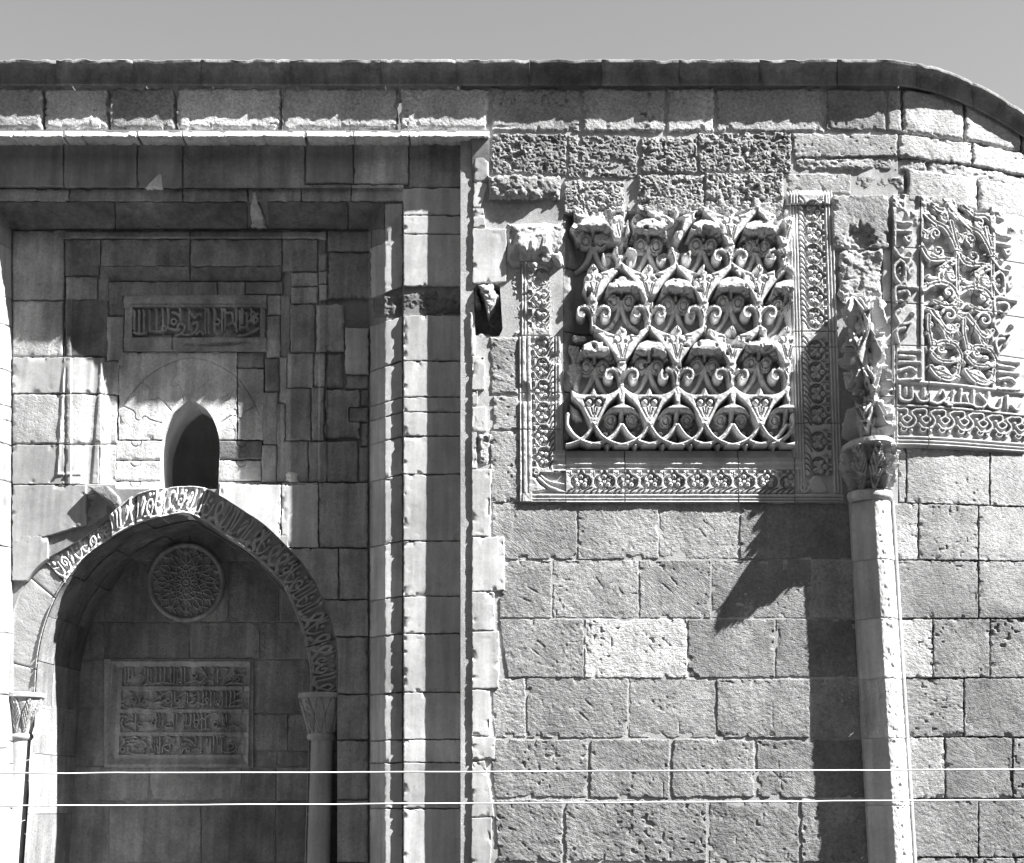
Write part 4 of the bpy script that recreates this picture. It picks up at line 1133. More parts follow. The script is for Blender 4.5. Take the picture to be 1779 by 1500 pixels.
# ------------------------------------------------------------------ the lattice of palmettes
LB = 0.085                                                  # depth of its ground
ground = Carve(976, 366, 1384, 803, 1.6)
ground.H = 1.6 * fbm(ground.X / 16, ground.Y / 16, 50, 5) - 1
rg = sst(1002, 984, ground.X + 10 * fbm(ground.Y / 30, ground.Y * 0, 3)) * (ground.Y < 770)
ground.H += rg * (17 + 4 * fbm(ground.X / 16, ground.Y / 18, 52, 4))
vj = [976, 1070, 1225, 1384]
for a, b in ((366, 472), (472, 582), (582, 686), (686, 803)):
    js = {366: [976, 1074, 1225, 1384], 472: [976, 1218, 1384], 582: [976, 1078, 1268, 1384], 686: [976, 1177, 1384]}[a]
    for x0, x1 in zip(js[:-1], js[1:]):
        relief('ground_stone', relp, ground, flat_pos(LB + random.uniform(-.004, .004)), M_CARV, .30, thick=.2, keep=lambda u, v, a=a, b=b, x0=x0, x1=x1: (u > x0 + .7) & (u < x1 - .7) & (v > a + .7) & (v < b - .7))  # cell shade put into the colour: ground darker than palmettes and ribs
TOP = 37.0
_ps = [0]
def scrub(C, sd, amt=1.0):
    """weathering of a motif: bitten edges and lumps"""
    m = C.H > .6
    C.H = np.where(m, C.H + amt * (1.0 * fbm(C.X / 7, C.Y / 7, sd, 4) + .5 * fbm(C.X / 2.6, C.Y / 2.6, sd + 3, 3)), C.H)
def add_rib_vase(cx, ay, right=True, left=True, vase=True, dmg=None, half=None):
    """vase and bands between the cells at cx and cx + 95 with apex row ay: origin is the apex at cx"""
    C = Carve(cx - 4, ay - 10, cx + 101, ay + 112, 1.0)
    if dmg is None: dmg = random.uniform(.16, .36)
    jx, jy = random.uniform(-1.2, 1.2), random.uniform(-1.2, 1.2)
    o = lambda pts: [(cx + x + jx * math.exp(-((x - 47) / 30) ** 2), ay + y + jy * math.exp(-((x - 47) / 30) ** 2)) for x, y in pts]
    T = TOP + random.uniform(-2, 1)
    body = [(0, -3), (12, 5), (24, 11), (36, 15), (47.5, 16.5), (59, 15), (71, 11), (83, 5), (95, -3), (95, 9), (86, 19), (75.5, 30), (66, 43), (59.5, 53), (55.5, 61), (53, 67), (42, 67), (39.5, 61), (35.5, 53), (29, 43), (19.5, 30), (9, 19), (0, 9)]
    if not right: body = [(x, y) for x, y in body if x < 70] 
    if not left: body = [(x, y) for x, y in body if x > 25]
    if vase:
        C.poly(o(body), T, 1.6)
        lines = []
        if left: lines += [[(24, 19), (33, 21), (38, 33), (42, 46), (45, 58)]]
        if right: lines += [[(71, 19), (62, 21), (57, 33), (53, 46), (50, 58)]]
        for l in lines: C.stroke(o(l), 1.0, 3.2, 'round', op='sub')
    else:
        if left: C.stroke(o([(0, 2), (10, 12), (21, 22), (31, 35), (38, 47), (42, 58)]), 4.2, T, 'flat')
        if right: C.stroke(o([(95, 2), (85, 12), (74, 22), (64, 35), (57, 47), (53, 58)]), 4.2, T, 'flat')
    if vase:
        for x in (38, 56.5): 
            C.disc(cx + x, ay + 24, 6.6, T + 2); C.stroke(o([(x + 6.8 * math.cos(t), 24 + 6.8 * math.sin(t)) for t in np.linspace(0, 6.28, 14)]), .9, 3.0, op='sub', raw=True)
        C.poly(o([(39, 14), (38, 7), (47, -3), (57, 7), (55, 14), (47, 18)]), T + 1, 4, smooth=True)
        for x in (42, 47, 52): C.stroke(o([(47, 15), (x, 3)]), .7, 3.5, op='sub', raw=True)
        C.stroke(o([(47.5, 30), (47.5, 60)]), 2.0, T, 'round'); C.stroke(o([(42, 34), (47, 54)]), .9, 3, op='sub', raw=True); C.stroke(o([(53, 34), (48, 54)]), .9, 3, op='sub', raw=True)
        # fleur with two scrolls
        for sg in (-1, 1):
            q = lambda pts: [(cx + 47.5 + sg * (47.5 - x), ay + y) for x, y in pts]
            C.stroke(q([(47, 100), (45, 84), (40, 76), (32, 73), (24, 75), (20, 82), (22, 90), (28, 92), (31, 88)]), 3.6, T - 1, 'flat', 2.6)
            C.stroke(q([(46, 98), (44, 83), (39, 75), (32, 72), (23, 74)]), .9, 4, op='sub')
            C.disc(cx + 47.5 + sg * 20, ay + 83, 7.2, T - 4)
        C.poly(o([(38, 70), (40, 62), (47, 58), (55, 62), (57, 70), (47, 82)]), T - 2, 3, smooth=True); C.disc(cx + 47.5, ay + 73, 3.2, T + 1)
        C.stroke(o([(47.5, 76), (47.5, 106)]), 4.2, T - 2, 'flat', groove=5)
    for x in (0, 95):
        if (x == 0 and left) or (x == 95 and right): C.disc(cx + x, ay + 1, 4.6, T)
    _ps[0] += 1
    if dmg:
        e = sst(1 - dmg, 1 - dmg + .2, vn(C.X / 12, C.Y / 12, _ps[0] + 200)); C.H = C.H * (1 - e * .75)
    if half is not None:
        C.H = np.where((C.X > half[0]) & (C.X < half[1]), C.H, 0)
    scrub(C, _ps[0] + 300, .75)
    relief('lattice_vase', relp, C, flat_pos(LB), M_CARV, .74, cut=.8)
def add_palmette(cx, ay, eyes=True, cap=0.5, legs=True, half=None, dy=0, sc=1.0, low=False):
    cx += random.uniform(-1.5, 1.5); dy += random.uniform(-1.5, 2.0); sc *= random.uniform(.95, 1.04)
    C = Carve(cx - 46, ay + 14, cx + 46, ay + 122, 1.0)
    o = lambda pts: [(cx + x * sc, ay + dy + y * sc) for x, y in pts]
    face = lambda X, Y: np.interp(Y, [ay + dy + 22, ay + dy + 37, ay + dy + 76, ay + dy + 112], [34, 40, 11, 8])
    if legs:
        C.stroke(o([(-1, 68), (-4, 80), (-10, 95), (-20, 108), (-30, 114)]), 4.6, face, 'round', 3.6); C.stroke(o([(1, 68), (6, 82), (12, 96), (20, 106), (31, 113)]), 4.6, face, 'round', 3.6)
        C.stroke(o([(0, 34), (0, 72)]), 5.2, face, 'round')
    C.poly(o([(-32, 56), (-25, 42), (-19, 31), (-6, 24), (8, 23), (20, 30), (27, 40), (37, 56), (26, 58), (14, 52), (0, 47), (-14, 52), (-24, 58)]), face, 3)
    for k in range(9):
        a = -1.25 + k * 2.5 / 8
        C.stroke(o([(0, 62), (16 * math.sin(a), 62 - 18 * math.cos(a)), (34 * math.sin(a), 60 - 26 * math.cos(a))]), 1.0, 3.2, 'round', op='sub', n=4)
    if eyes:
        for ex, ey, r in ((-13, 64, 11.5), (14, 65, 11.5)):
            x, y = o([(ex, ey)])[0]
            C.disc(x, y, r * sc, lambda X, Y: face(X, Y) + 3.5, 'flat'); 
            for rr_ in (r * .86, r * .52):
                C.stroke([(x + rr_ * math.cos(t), y + rr_ * math.sin(t)) for t in np.linspace(0, 6.3, 18)], 1.3, 4.0, op='sub', raw=True)
            C.disc(x, y, r * .42, lambda X, Y: face(X, Y) + 5.0)
    # the worn upper lip, breaking into lumps that catch the sun
    lip = sst(ay + dy + 30 + 12 * cap, ay + dy + 22, C.Y + 5 * fbm(C.X / 8, C.Y / 8, _ps[0] + 60))
    C.H = np.where(C.H > 1, C.H - lip * 2 * vn(C.X / 9, C.Y / 7, _ps[0] + 61), C.H)
    cz = sst(ay + dy + 43 + 8 * cap, ay + dy + 35 + 8 * cap, C.Y + 7 * fbm(C.X / 8, C.Y / 8, _ps[0] + 62))
    C.H = np.where(C.H > 1, C.H * (1 - cz) + cz * np.minimum(42, 33.5 + (C.Y - ay - dy - 22) * .5 + 2.4 * fbm(C.X / 10, C.Y / 8, _ps[0] + 63, 2)), C.H)
    if half is not None: C.H = np.where((C.X > half[0]) & (C.X < half[1]), C.H, 0)
    _ps[0] += 1
    e = sst(.70, .86, vn(C.X / 10, C.Y / 10, _ps[0] + 900)); C.H = np.where(C.H > 1, C.H * (1 - e * .35), C.H)
    scrub(C, _ps[0] + 500, .8)
    relief('palmette', relp, C, flat_pos(LB), M_CARV, .50, cut=.8)

R1, R2, R3, R4 = 372, 470, 577, 684
CLIP = (984, 1373)
for cx in (1030, 1125): add_rib_vase(cx - 3, R1, vase=True, dmg=.62 if cx < 1100 else .55, half=(990, 1373), left=cx > 1100, right=cx > 1100)
add_rib_vase(1217, R1, half=CLIP); add_rib_vase(1310, R1, dmg=.3, half=CLIP)
add_palmette(1030, R1 - 6, cap=.9, half=(986, 1074)); add_palmette(1125, R1 - 3, cap=1.0, half=(1076, 1180)); add_palmette(1219, R1, cap=.5); add_palmette(1312, R1, cap=.6)
add_rib_vase(982, R2, left=False, dmg=.25, half=(1000, 1373)); add_rib_vase(1077, R2); add_rib_vase(1172, R2); add_rib_vase(1267, R2, half=CLIP)
add_rib_vase(1362, R2, half=(1350, 1374), vase=False, right=False)
for cx in (1077, 1172, 1267): add_palmette(cx, R2, cap=random.uniform(.3, .8))
add_palmette(1361, R2 + 3, cap=.3, half=CLIP)
add_rib_vase(1030, R3, left=True, half=CLIP); add_rib_vase(1125, R3); add_rib_vase(1219, R3); add_rib_vase(1315, R3, half=CLIP)
add_palmette(1030, R3 + 1, cap=1.0, half=(986, 1080)); add_palmette(1126, R3, cap=.7); add_palmette(1220, R3, cap=.9); add_palmette(1315, R3 - 4, cap=.2)

# bottom row: vases on balls, low palmettes and the interlaced arcs
def bottom_row():
    for i, cx in enumerate((1030, 1125.5, 1221, 1316)):
        C = Carve(cx - 52, R4 - 6, cx + 52, 760, 1.0); T = TOP
        o = lambda pts: [(cx + x, R4 + y) for x, y in pts]
        for sg in (-1, 1):
            q = lambda pts: [(cx + sg * x, R4 + y) for x, y in pts]
            C.stroke(q([(47.5, 0), (36, 9), (22, 14), (0, 14)]), 4.0, T, 'flat'); C.stroke(q([(47.5, 0), (34, 14), (20, 28), (12, 42), (6, 54), (4, 60)]), 4.0, T, 'flat')
            C.stroke(q([(47.5, 0), (45, 10), (47.5, 22)]), 4.0, T, 'flat')
            C.disc(cx + sg * 9, R4 + 23, 6.5, T + 2); C.stroke(q([(9 + 6.8 * math.cos(t), 23 + 6.8 * math.sin(t)) for t in np.linspace(0, 6.28, 14)]), .9, 3.5, op='sub', raw=True)
        C.poly(o([(-47.5, -3), (-36, 7), (-24, 13), (-10, 16), (0, 16), (10, 16), (24, 13), (36, 7), (47.5, -3), (44, 7), (33, 17), (22, 28), (13, 42), (4, 58), (-4, 58), (-13, 42), (-22, 28), (-33, 17), (-44, 7)]), T, 1.6)
        for x, y in o([(8.5, 24), (-8.5, 24)]):
            C.disc(x, y, 8.6, 24, 'flat', 'min'); C.disc(x, y, 6.6, T + 3)
        C.poly(o([(-8, 17), (-6, 8), (0, -5), (6, 8), (8, 17)]), T + 1, 3)
        for l in ([(0, 33), (0, 50)], [(-5, 34), (-2, 46)], [(5, 34), (2, 46)], [(-19, 19), (-12, 37), (-5, 50)], [(19, 19), (12, 37), (5, 50)]): C.stroke(o(l), .9, 5, op='sub', raw=True)
        C.disc(cx, R4 + 61, 7.0, T + 2)
        if i == 0: C.H = np.where(C.X < 992, 0, C.H)
        if i == 3: C.H = np.where(C.X > 1372, 0, C.H)
        scrub(C, 700 + i, .6)
        relief('lattice_vase', relp, C, flat_pos(LB), M_CARV, .74, cut=.8)
    for i, cx in enumerate((1078, 1173.5, 1268, 1362)):
        C = Carve(cx - 42, 700, cx + 42, 770, 1.0)
        face = lambda X, Y: np.interp(Y, [706, 718, 735, 760], [32, 37, 16, 9])
        o = lambda pts: [(cx + x, y) for x, y in pts]
        C.poly(o([(-36, 731), (-24, 718), (-8, 710), (8, 710), (24, 718), (38, 731), (24, 728), (0, 722), (-24, 728)]), lambda X, Y: face(X, Y) + 1, 3)
        C.stroke(o([(0, 712), (0, 700)]), 6, TOP - 1); C.stroke(o([(0, 720), (0, 748)]), 5, face, 'round')
        for sg in (-1, 1):
            x, y = cx + sg * 18, 735
            C.disc(x, y, 11, face, 'flat')
            for r in (9.5, 5.5): C.stroke([(x + r * math.cos(t), y + r * math.sin(t)) for t in np.linspace(0, 6.3, 18)], 1.2, 4, op='sub', raw=True)
            C.disc(x, y, 4, lambda X, Y: face(X, Y) + 2)
        C.H = np.where((C.X > 1373), 0, C.H)
        scrub(C, 720 + i, .9)
        relief('palmette', relp, C, flat_pos(LB), M_CARV, .50, cut=.8)
    C = Carve(980, 690, 1378, 794, 1.0)
    T = TOP
    for k in range(-1, 9):
        cx = 1030 + 47.7 * k; y0 = 748 if k % 2 == 0 else 746
        for sg in (-1, 1):
            C.stroke([(cx + sg * 2, y0), (cx + sg * 13, y0 + 16), (cx + sg * 27, y0 + 26), (cx + sg * 44, y0 + 32), (cx + sg * 58, y0 + 33)], 3.7, T - (2 if k % 2 else 0), 'round')
        if 0 <= k < 8:
            C.poly([(cx + 18, 777), (cx + 24, 792), (cx + 30, 777)], T - 4, 3)
            C.spiral(cx + 22, 757, 6, 1, 1.1, 1.8, 10)
    C.stroke([(985, 728), (984, 745), (992, 760), (1006, 772), (1024, 779)], 4, T, 'round')
    C.stroke([(1372, 728), (1373, 745), (1366, 760), (1352, 772), (1336, 779)], 4, T, 'round')
    C.poly([(990, 706), (1004, 716), (1012, 734), (1000, 736), (988, 726)], 22, 5)
    C.H = np.where((C.X > 1374) | (C.X < 982), 0, C.H)
    scrub(C, 740)
    relief('interlaced_arcs', relp, C, flat_pos(LB), M_CARV, .74, cut=.8)
bottom_row()
# broken stone along the top of the lattice
for (a, b, y0, y1, sd, hh) in ((988, 1096, 368, 440, 3, 30), (1090, 1180, 366, 432, 5, 24), (1176, 1300, 362, 386, 6, 26), (1290, 1372, 360, 392, 8, 22), (984, 1012, 600, 690, 9, 16), (984, 1010, 706, 742, 10, 20), (986, 1026, 582, 606, 12, 24)):
    C = Carve(a, y0, b, y1, 1.0)
    e = np.minimum(np.minimum(C.X - a, b - C.X) / 14.0, np.minimum(C.Y - y0, y1 - C.Y) / 12.0)
    m = sst(.42, .62, vn(C.X / 17, C.Y / 17, sd) * .6 + np.clip(e, 0, 1) * .42 - sst(y0 + (y1 - y0) * .45, y1, C.Y) * .25)
    C.H = m * ((hh + 7) * (.75 + .25 * fbm(C.X / 14, C.Y / 14, sd + 2, 4)) + 1.3 * fbm(C.X / 5.5, C.Y / 5.5, sd + 7, 3) - 4 * sst(.66, .8, vn(C.X / 8, C.Y / 6, sd + 8)))
    relief('broken_carving', relp, C, flat_pos(LB), M_PIT, .62, cut=1.0)
# ------------------------------------------------------------------ the corner tower
tower = thing('corner_tower', 'rounded corner tower of pale sunlit stone blocks turning away beyond the engaged column', 'tower', (3.6, .2, 0.0))
T_ = lambda *a, **k: stone(tower, *a, **k)
slab('mortar_bed', tower, (1520, 130, 1890, 1830), off(Yt, .03), .5, M_MORT, .3, step=8, keep=[(1500, 1900), (1500, 146)] + [(x, 147 + max(0, (x - 1548) / 128.0) ** 1.75 * 32.0) for x in range(1548, 1900, 12)] + [(1900, 1900)])
TW = lambda x: (x - 1540) / 140.0
ty = lambda y: (lambda x: y + (1400 - y) * .094 * float(Yt(np.array(float(x)), np.array(float(y)))))
def trow(y0, y1, xs, sty, cols, d=0.0, **kw):
    f0, f1 = ty(y0), ty(y1)
    for a, b, c in zip(xs[:-1], xs[1:], cols):
        T_(((a, f0(a)), (b, f0(b)), (b, f1(b)), (a, f1(a))), off(Yt, d + random.uniform(-.004, .004)), sty, c, **kw)
trow(152, 230, [1540, 1568, 1676, 1775, 1880], 'rough', [.36, .46, .44, .42], -.012, rnd=6)
trow(231, 272, [1560, 1690, 1790, 1885], 'rough', [.48, .48, .46], -.01)
trow(271, 300, [1558, 1612, 1790, 1885], 'lump', [.46, .46, .44], .02, amp=4)
trow(288, 350, [1576, 1700, 1790, 1885], 'rough', [.46, .46, .46], -.014, rnd=7)
for i, y0 in enumerate(range(350, 775, 85)):
    trow(y0, min(y0 + 85, 776), [1780, 1835 - (i % 2) * 20, 1885], 'tool', [.42, .42])
trow(775, 874, [(1560), 1575, 1720, 1830, 1885], 'tool', [.40, .40, .38, .38])
trow(874, 973, [1549, 1596, 1700, 1800, 1885], 'tool', [.44, .33, .34, .32])
trow(973, 1075, [1556, 1700, 1800, 1885], 'tool', [.29, .30, .30])
trow(1075, 1178, [1560, 1621, 1720, 1800, 1885], 'tool', [.46, .36, .32, .32])
trow(1178, 1281, [1567, 1675, 1790, 1885], 'tool', [.35, .30, .32])
trow(1281, 1388, [1574, 1642, 1760, 1885], 'tool', [.44, .27, .30])
trow(1388, 1490, [1580, 1700, 1800, 1885], 'tool', [.32, .30, .30])
for y0 in (1490, 1590, 1690): trow(y0, y0 + 100, [1580, 1690, 1790, 1885], 'tool', [.32, .30, .30])
# plain pale strip between the column and the carved tower panel
for a, b in ((432, 525), (525, 601), (601, 772)):
    T_((1533, a, 1549, b), -.012, 'smooth', .58, thick=.1, step=2)
# the tower turns back out of the picture
e0, e1 = PT(1885, 1830, Yt(np.array(1885.), np.array(700.))), None
x_ = float(PT(1884, 500, float(Yt(1884, 500)))[0])
box('tower_side', tower, (x_ - .5, float(Yt(1884, 500)) + .05, 0), (x_ - .02, 9.0, 5.9), M_WALL, .32)

tr = thing('tower_relief', 'tall carved panel of scrolling leaves bordered by bands of Arabic script on the rounded tower', 'carved panel', (3.4, 0, 3.2))
C = Carve(1549, 338, 1780, 778, 1.0, base=0.0)
TH = 9.0
inside_ = np.minimum(C.X - 1604, 1720 - C.X)
C.H = 0.8 * fbm(C.X / 12, C.Y / 12, 60, 4)
C.H = np.where((C.X > 1600) & (C.X < 1724) & (C.Y < 662), C.H - 6, C.H)
for x in (1600, 1724): C.stroke([(x, 338), (x + 2, 664)], 3.6, 4, raw=True)
script = [[(1547, 360), (1551, 383), (1562, 389), (1582, 388)], [(1551, 350), (1562, 345), (1568, 356)], [(1553, 360), (1553, 428)], [(1553, 403), (1582, 404)], [(1574, 414), (1583, 412), (1576, 422), (1570, 414)], [(1551, 434), (1564, 449), (1578, 451)],
          [(1562, 454), (1552, 466), (1554, 484), (1564, 495), (1571, 485), (1570, 462), (1562, 454)], [(1582, 458), (1575, 464), (1579, 480), (1586, 470)], [(1569, 484), (1575, 499), (1592, 501)], [(1555, 530), (1555, 501), (1582, 501)],
          [(1560, 510), (1574, 508), (1578, 516), (1571, 527), (1562, 524)], [(1562, 540), (1554, 548), (1560, 562)], [(1568, 565), (1582, 563), (1573, 582)], [(1570, 572), (1560, 574), (1556, 582), (1561, 600)], [(1563, 611), (1597, 610)], [(1561, 620), (1588, 621)],
          [(1561, 631), (1596, 630)], [(1562, 645), (1580, 640), (1590, 646)], [(1561, 662), (1598, 659)]]
for dx in (0, 172):
    for p in script: C.stroke([(x + dx, y) for x, y in p], 3.2, TH, 'flat', 2.4)
    for x, y, r in ((1566, 434, 4), (1580, 441, 4), (1561, 468, 2.2), (1562, 478, 2.2), (1550, 415, 3.5), (1586, 372, 4), (1585, 545, 4), (1572, 652, 3)): C.disc(x + dx, y, r, TH)
arab = [([(1601, 430), (1612, 447), (1625, 450), (1644, 446), (1657, 451)], 3.6), ([(1655, 449), (1640, 460), (1632, 474), (1634, 487), (1642, 490)], 4.5), ([(1604, 503), (1616, 494), (1632, 489), (1650, 492), (1661, 508), (1655, 524), (1640, 528), (1622, 522)], 3.6),
        ([(1651, 380), (1657, 405), (1662, 425), (1661, 450), (1662, 495), (1662, 530)], 3.0), ([(1608, 372), (1622, 384), (1640, 392), (1652, 410), (1660, 428)], 3.6), ([(1618, 540), (1630, 555), (1640, 568), (1652, 572), (1662, 560)], 4.0),
        ([(1612, 548), (1612, 570), (1616, 590), (1618, 602)], 3.0), ([(1617, 606), (1634, 592), (1656, 594), (1668, 612), (1662, 622)], 3.4), ([(1619, 614), (1631, 624), (1653, 624), (1664, 618)], 3.0), ([(1616, 637), (1629, 651), (1648, 656), (1660, 646), (1664, 630)], 3.6),
        ([(1610, 350), (1630, 362), (1650, 360), (1662, 372)], 4.0), ([(1640, 575), (1646, 588), (1660, 590)], 3), ([(1606, 412), (1612, 400), (1624, 394)], 3)]
spir = [(1624, 404, 10, 2.0, 1), (1628, 434, 11, 2.6, -1), (1646, 505, 10, 1.0, -1), (1648, 543, 13, 3.4, 1), (1634, 604, 8, 0.5, 1), (1634, 640, 9, 3.4, -1), (1640, 372, 9, 1.5, 1), (1652, 476, 8, 0.8, 1)]
leaves = [[(1631, 470), (1622, 478), (1612, 474), (1606, 482), (1616, 488), (1630, 484)], [(1640, 470), (1652, 462), (1658, 470), (1650, 486), (1642, 484)], [(1618, 548), (1628, 566), (1640, 580), (1652, 586), (1644, 570), (1634, 552)],
          [(1620, 640), (1634, 650), (1652, 650), (1644, 636), (1630, 632)], [(1608, 380), (1616, 394), (1630, 398), (1622, 384)], [(1606, 350), (1618, 366), (1634, 372), (1626, 356)]]
for m_ in (0, 1):
    f = (lambda x: x + 61) if m_ else (lambda x: x)
    for pts, w in arab:
        C.stroke([(f(x), y) for x, y in pts], w * 1.6, TH - 1, 'flat', w * 1.25, groove=3.2)
        sp = smooth_line(pts, 4)
        for qi in range(2, len(sp) - 2, 3):                 # lobes of leaf along the stem
            d = sp[qi + 1] - sp[qi - 1]; d = d / max(np.hypot(*d), 1e-6); nn = np.array([-d[1], d[0]]) * (1 if (qi // 3) % 2 else -1)
            b0 = sp[qi]; lobe = [b0 - d * 3, b0 + nn * 7 - d * 2, b0 + nn * 10 + d * 5, b0 + nn * 5 + d * 7, b0 + d * 4]
            C.poly([(f(p[0]), p[1]) for p in lobe], TH - 2.5, 2.5, smooth=True)
            C.stroke([(f(b0[0]), b0[1]), (f((b0 + nn * 9 + d * 4)[0]), (b0 + nn * 9 + d * 4)[1])], .8, 2.6, op='sub', raw=True)
    for x, y, r, a, sg in spir: C.spiral(f(x), y, r, a, 1.3, 3.1, TH - 1, sg)
    for l in leaves:
        C.poly([(f(x), y) for x, y in l], TH - 2, 3, smooth=True)
        C.stroke([(f(l[0][0]), l[0][1]), (f(l[len(l) // 2][0]), l[len(l) // 2][1])], .9, 3, op='sub', raw=True)
    for x, y, r in ((1656, 527, 4.5), (1654, 622, 5), (1646, 505, 4)): C.disc(f(x), y, r, TH)
low = [[(1561, 673), (1562, 692), (1572, 698), (1583, 694), (1583, 675)], [(1572, 676), (1573, 688)], [(1588, 684), (1596, 697), (1610, 696), (1613, 684)], [(1604, 676), (1604, 690)], [(1613, 697), (1628, 700), (1640, 690), (1636, 676), (1630, 684)], [(1640, 697), (1656, 698), (1676, 696), (1690, 698)], [(1655, 676), (1652, 696)], [(1668, 672), (1666, 696)],
       [(1646, 690), (1644, 700), (1652, 702)], [(1676, 680), (1680, 694)], [(1690, 672), (1690, 698), (1702, 700)], [(1700, 676), (1712, 690), (1706, 700)], [(1716, 672), (1716, 696), (1734, 698), (1738, 680)], [(1748, 674), (1748, 698)], [(1756, 690), (1766, 698), (1774, 684)]]
for p in low: C.stroke(p, 2.9, TH, 'flat', 2.2)
for y, w in ((664, 2.5), (706, 2.6)): C.stroke([(1558, y), (1780, y)], w, 6, raw=True)
for x in range(1560, 1780, 33):
    C.stroke([(x, 712), (x + 14, 712), (x + 14, 722), (x + 6, 728), (x + 14, 736), (x + 22, 728), (x + 14, 722)], 1.9, 7, n=3)
    C.stroke([(x + 30, 712), (x + 22, 718), (x + 30, 730), (x + 24, 742), (x + 10, 744), (x + 2, 736)], 1.9, 7, n=3); C.spiral(x + 8, 746, 6, 0, 1.1, 1.8, 7); C.disc(x + 22, 748, 3.4, 6); C.disc(x + 4, 722, 3, 6)
for y in (760, 766.5, 772.5): C.stroke([(1556, y), (1780, y)], 2.2, 6, 'round', raw=True)
for x in (1552.5, 1557.5): C.stroke([(x, 600), (x, 770)], 2.0, 6, 'round', raw=True)
rl = random.Random(3)
for q in range(46):                                        # small leaves filling the ground between the stems
    x, y, a = rl.uniform(1608, 1718), rl.uniform(352, 652), rl.uniform(0, 6.3)
    ca, sa = math.cos(a), math.sin(a)
    C.poly([(x + ca * i - sa * j, y + sa * i + ca * j) for i, j in ((-7, 0), (-2, 5), (4, 4), (9, 0), (3, -4), (-3, -4))], TH - 3.5, 2.5, smooth=True)
    C.stroke([(x - ca * 6, y - sa * 6), (x + ca * 7, y + sa * 7)], .8, 2.4, op='sub', raw=True)
er = sst(.5, .68, vn(C.X / 22., C.Y / 22., 71)) * sst(420, 350, C.Y)
C.H = C.H * (1 - er) + er * (4 + 4 * fbm(C.X / 8, C.Y / 8, 72, 4))
C.wear(61, .9, 6)
tyv = lambda v, u: v + (1400 - v) * .094 * Yt(u, v)
def tpos(u, v, h):
    vv = tyv(v, u)
    V = PT(u, vv, Yt(u, v) - .012)
    V[:, 1] -= h * K
    return V
for a, b in ((338, 430), (430, 527), (527, 600), (600, 708), (708, 778)):
    for x0, x1 in ((1549, 1598), (1598, 1690), (1690, 1781)) if a < 600 else ((1549, 1612), (1612, 1780.5)):
        relief('carved_stone', tr, C, tpos, M_CARV, .46, thick=.12, keep=lambda u, v, a=a, b=b, x0=x0, x1=x1: (v > a + .5) & (v < b - .3) & (u > x0 + .5) & (u < x1 - .3))

# ------------------------------------------------------------------ engaged corner column: shaft, capital, broken carved pier
colm = thing('engaged_column', 'tall half round column with a flaring leaf capital and a broken carved pier standing on it', 'column', PT(1514, 1400, 0))
UC, VC, CY = 1513, 900, -0.03
sh = [870, 974, 1076, 1180, 1283, 1400, 1520, 1650, 1830]
for i in range(len(sh) - 1):
    lathe('shaft_drum', colm, UC, VC, CY, [(sh[i] + .2, 32.0), (sh[i] + 1.4, 33.2), (sh[i + 1] - 1.6, 33.6), (sh[i + 1] - .2, 32.2)], M_MARB if i != 3 else M_OLD, .60 + random.uniform(-.04, .04), nseg=90, rough=.9, sd=i * 3 + 2, step=2.5,
          carve=lambda A, V, i=i: -33 * .8 * (1 - 1 / (np.abs(np.cos(A)) + np.abs(np.sin(A)))) * (A < -math.pi / 2) * sst(-math.pi / 2, -math.pi / 2 - .12, A) + .7 * fbm(A * 14, V / 3.5, 31 + i, 3) - 2.2 * sst(.62, .8, vn(A * 6 + i, V / 5., 90 + i)) * np.exp(-((A + 1.15) / .35) ** 2))
lathe('neck_ring', colm, UC, VC, CY, [(852, 31), (853, 36), (858, 38.5), (864, 38), (869, 34.5), (871, 32)], M_MARB, .54, nseg=60, rough=.5)
def cap_carve(A, V):
    k = (V - 776) / 78.0
    ph = (A + math.pi) / math.pi * 5
    q = np.abs((ph % 1) - .5) * 2
    lim = np.clip(1.05 - np.abs(k - .5) * 1.5, 0, 1)
    leaf = sst(0, .12, lim - q)
    z = 9 * leaf * (.4 + .6 * (.5 + .5 * np.sin(k * 24 + q * 16))) - 9 * (1 - leaf) * (k > .03) * (k < .97)
    z = z + 4 * sst(.5, .7, vn(A * 3.4, V / 9., 44)) - 5 * sst(.58, .75, vn(A * 5, V / 7., 45))
    return z * sst(0, .06, k) * sst(1, .94, k)
lathe('capital', colm, UC, VC, CY, [(766, 28, 40), (767, 43, 84), (775, 45, 88), (779, 42, 82), (800, 40, 66), (825, 36, 48), (845, 31, 36), (854, 30, 33)], M_CARV, .50, cap_carve, 130, rough=1.2, step=1.0)
def pier_carve(A, V):
    k = ((V - 520) / 62.0) % 1
    row = np.floor((V - 520) / 62.0)
    ph = (A + math.pi) / math.pi * 3 + .5 * (row % 2)
    q = np.abs((ph % 1) - .5) * 2
    leaf = sst(.0, .25, (1 - k) * 1.1 - q * .9)
    z = 8 * leaf * (.5 + .5 * np.sin(k * 20 + q * 15)) + 9 * k * leaf - 9 * (1 - leaf)
    z = z + 6 * sst(.46, .7, vn(A * 2.6, V / 15., 47)) - 9 * sst(.55, .72, vn(A * 3.4 + 3, V / 12., 48)) + 1.2 * fbm(A * 9, V / 3.5, 49, 3)
    return z
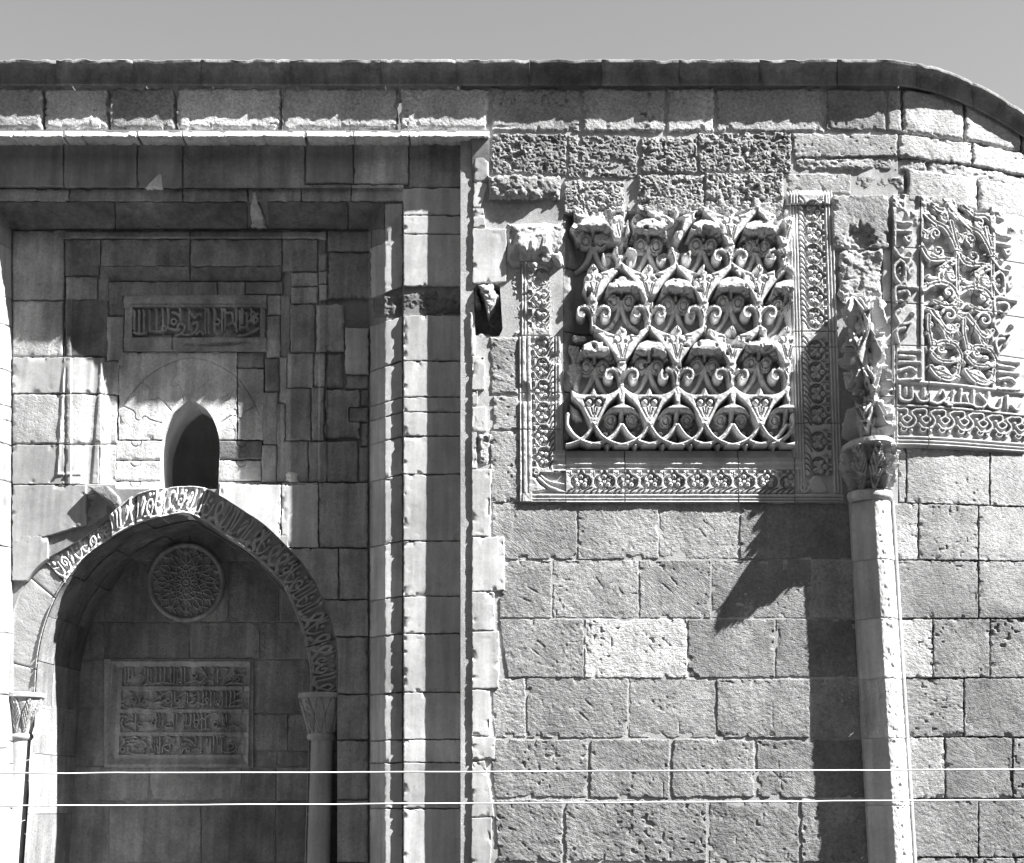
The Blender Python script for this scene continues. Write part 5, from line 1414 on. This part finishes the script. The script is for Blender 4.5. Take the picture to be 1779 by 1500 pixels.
for a, b in ((520, 601), (601, 690), (690, 766)):
    pr = lambda v: np.interp(v, [520, 540, 600, 690, 766], [16, 34, 44, 52, 58])
    vs = np.linspace(a + .5, b - .5, 8)
    lathe('pier_block', colm, 1506, 700, CY, [(a + .3, 14, 10)] + [(float(v), 28 + 2 * (v > 640), float(pr(v))) for v in vs] + [(b - .3, 24, 20)], M_CARV, .50, pier_carve, 120, rough=1.4, step=1.1)
# thin rolls either side of the shaft
for i in range(len(sh) - 1):
    lathe('edge_roll', colm, 1480, VC, 0.0, [(sh[i] + .3, 4.6), (sh[i + 1] - .3, 4.6)], M_MARB, .50, nseg=16, step=8)
    lathe('edge_roll', colm, 1551, VC, 0.0, [(sh[i] + .3, 4.6), (sh[i + 1] - .3, 4.6)], M_MARB, .50, nseg=16, step=8)

# ------------------------------------------------------------------ two wires strung across the street in front
def wire(v0, v1, yw, lab):
    a = PT(-1500, v0 + (v0 - v1) * 1.1, yw); b = PT(3200, v1 - (v0 - v1) * .9, yw + .2)
    n = 160
    t = np.linspace(0, 1, n)[:, None]
    c = a + (b - a) * t
    c[:, 2] += -0.004 * 4 * t[:, 0] * (1 - t[:, 0]) + 0.0014 * fbm(t[:, 0] * 60, t[:, 0] * 0, int(v0), 3)
    r = 0.0022
    ring = []
    for k in range(8):
        an = k * math.pi / 4
        ring.append(c + np.array([0, r * math.cos(an), r * math.sin(an)]))
    V = np.stack(ring, 1).reshape(-1, 3)
    F = []
    for i in range(n - 1):
        for k in range(8):
            F.append((i * 8 + k, i * 8 + (k + 1) % 8, (i + 1) * 8 + (k + 1) % 8, (i + 1) * 8 + k))
    o = link_mesh('wire', V, np.array(F), None, M_WIRE, .9, True)
    tag(o, lab, 'wire', 'wires strung across the front')
M_WIRE = bpy.data.materials.new('bright_metal_wire'); M_WIRE.use_nodes = True
wb_ = M_WIRE.node_tree.nodes['Principled BSDF']
wb_.inputs['Base Color'].default_value = (.85, .85, .85, 1); wb_.inputs['Roughness'].default_value = .5; wb_.inputs['Metallic'].default_value = 0.0
wire(1341, 1335, -5.6, 'thin bright wire crossing the front just below the inscription tablet, the upper of two')
wire(1397, 1388, -5.6, 'thin bright wire crossing low in front of the column shafts, the lower of two')

for o in SC.objects:
    if '_o' in o: del o['_o']
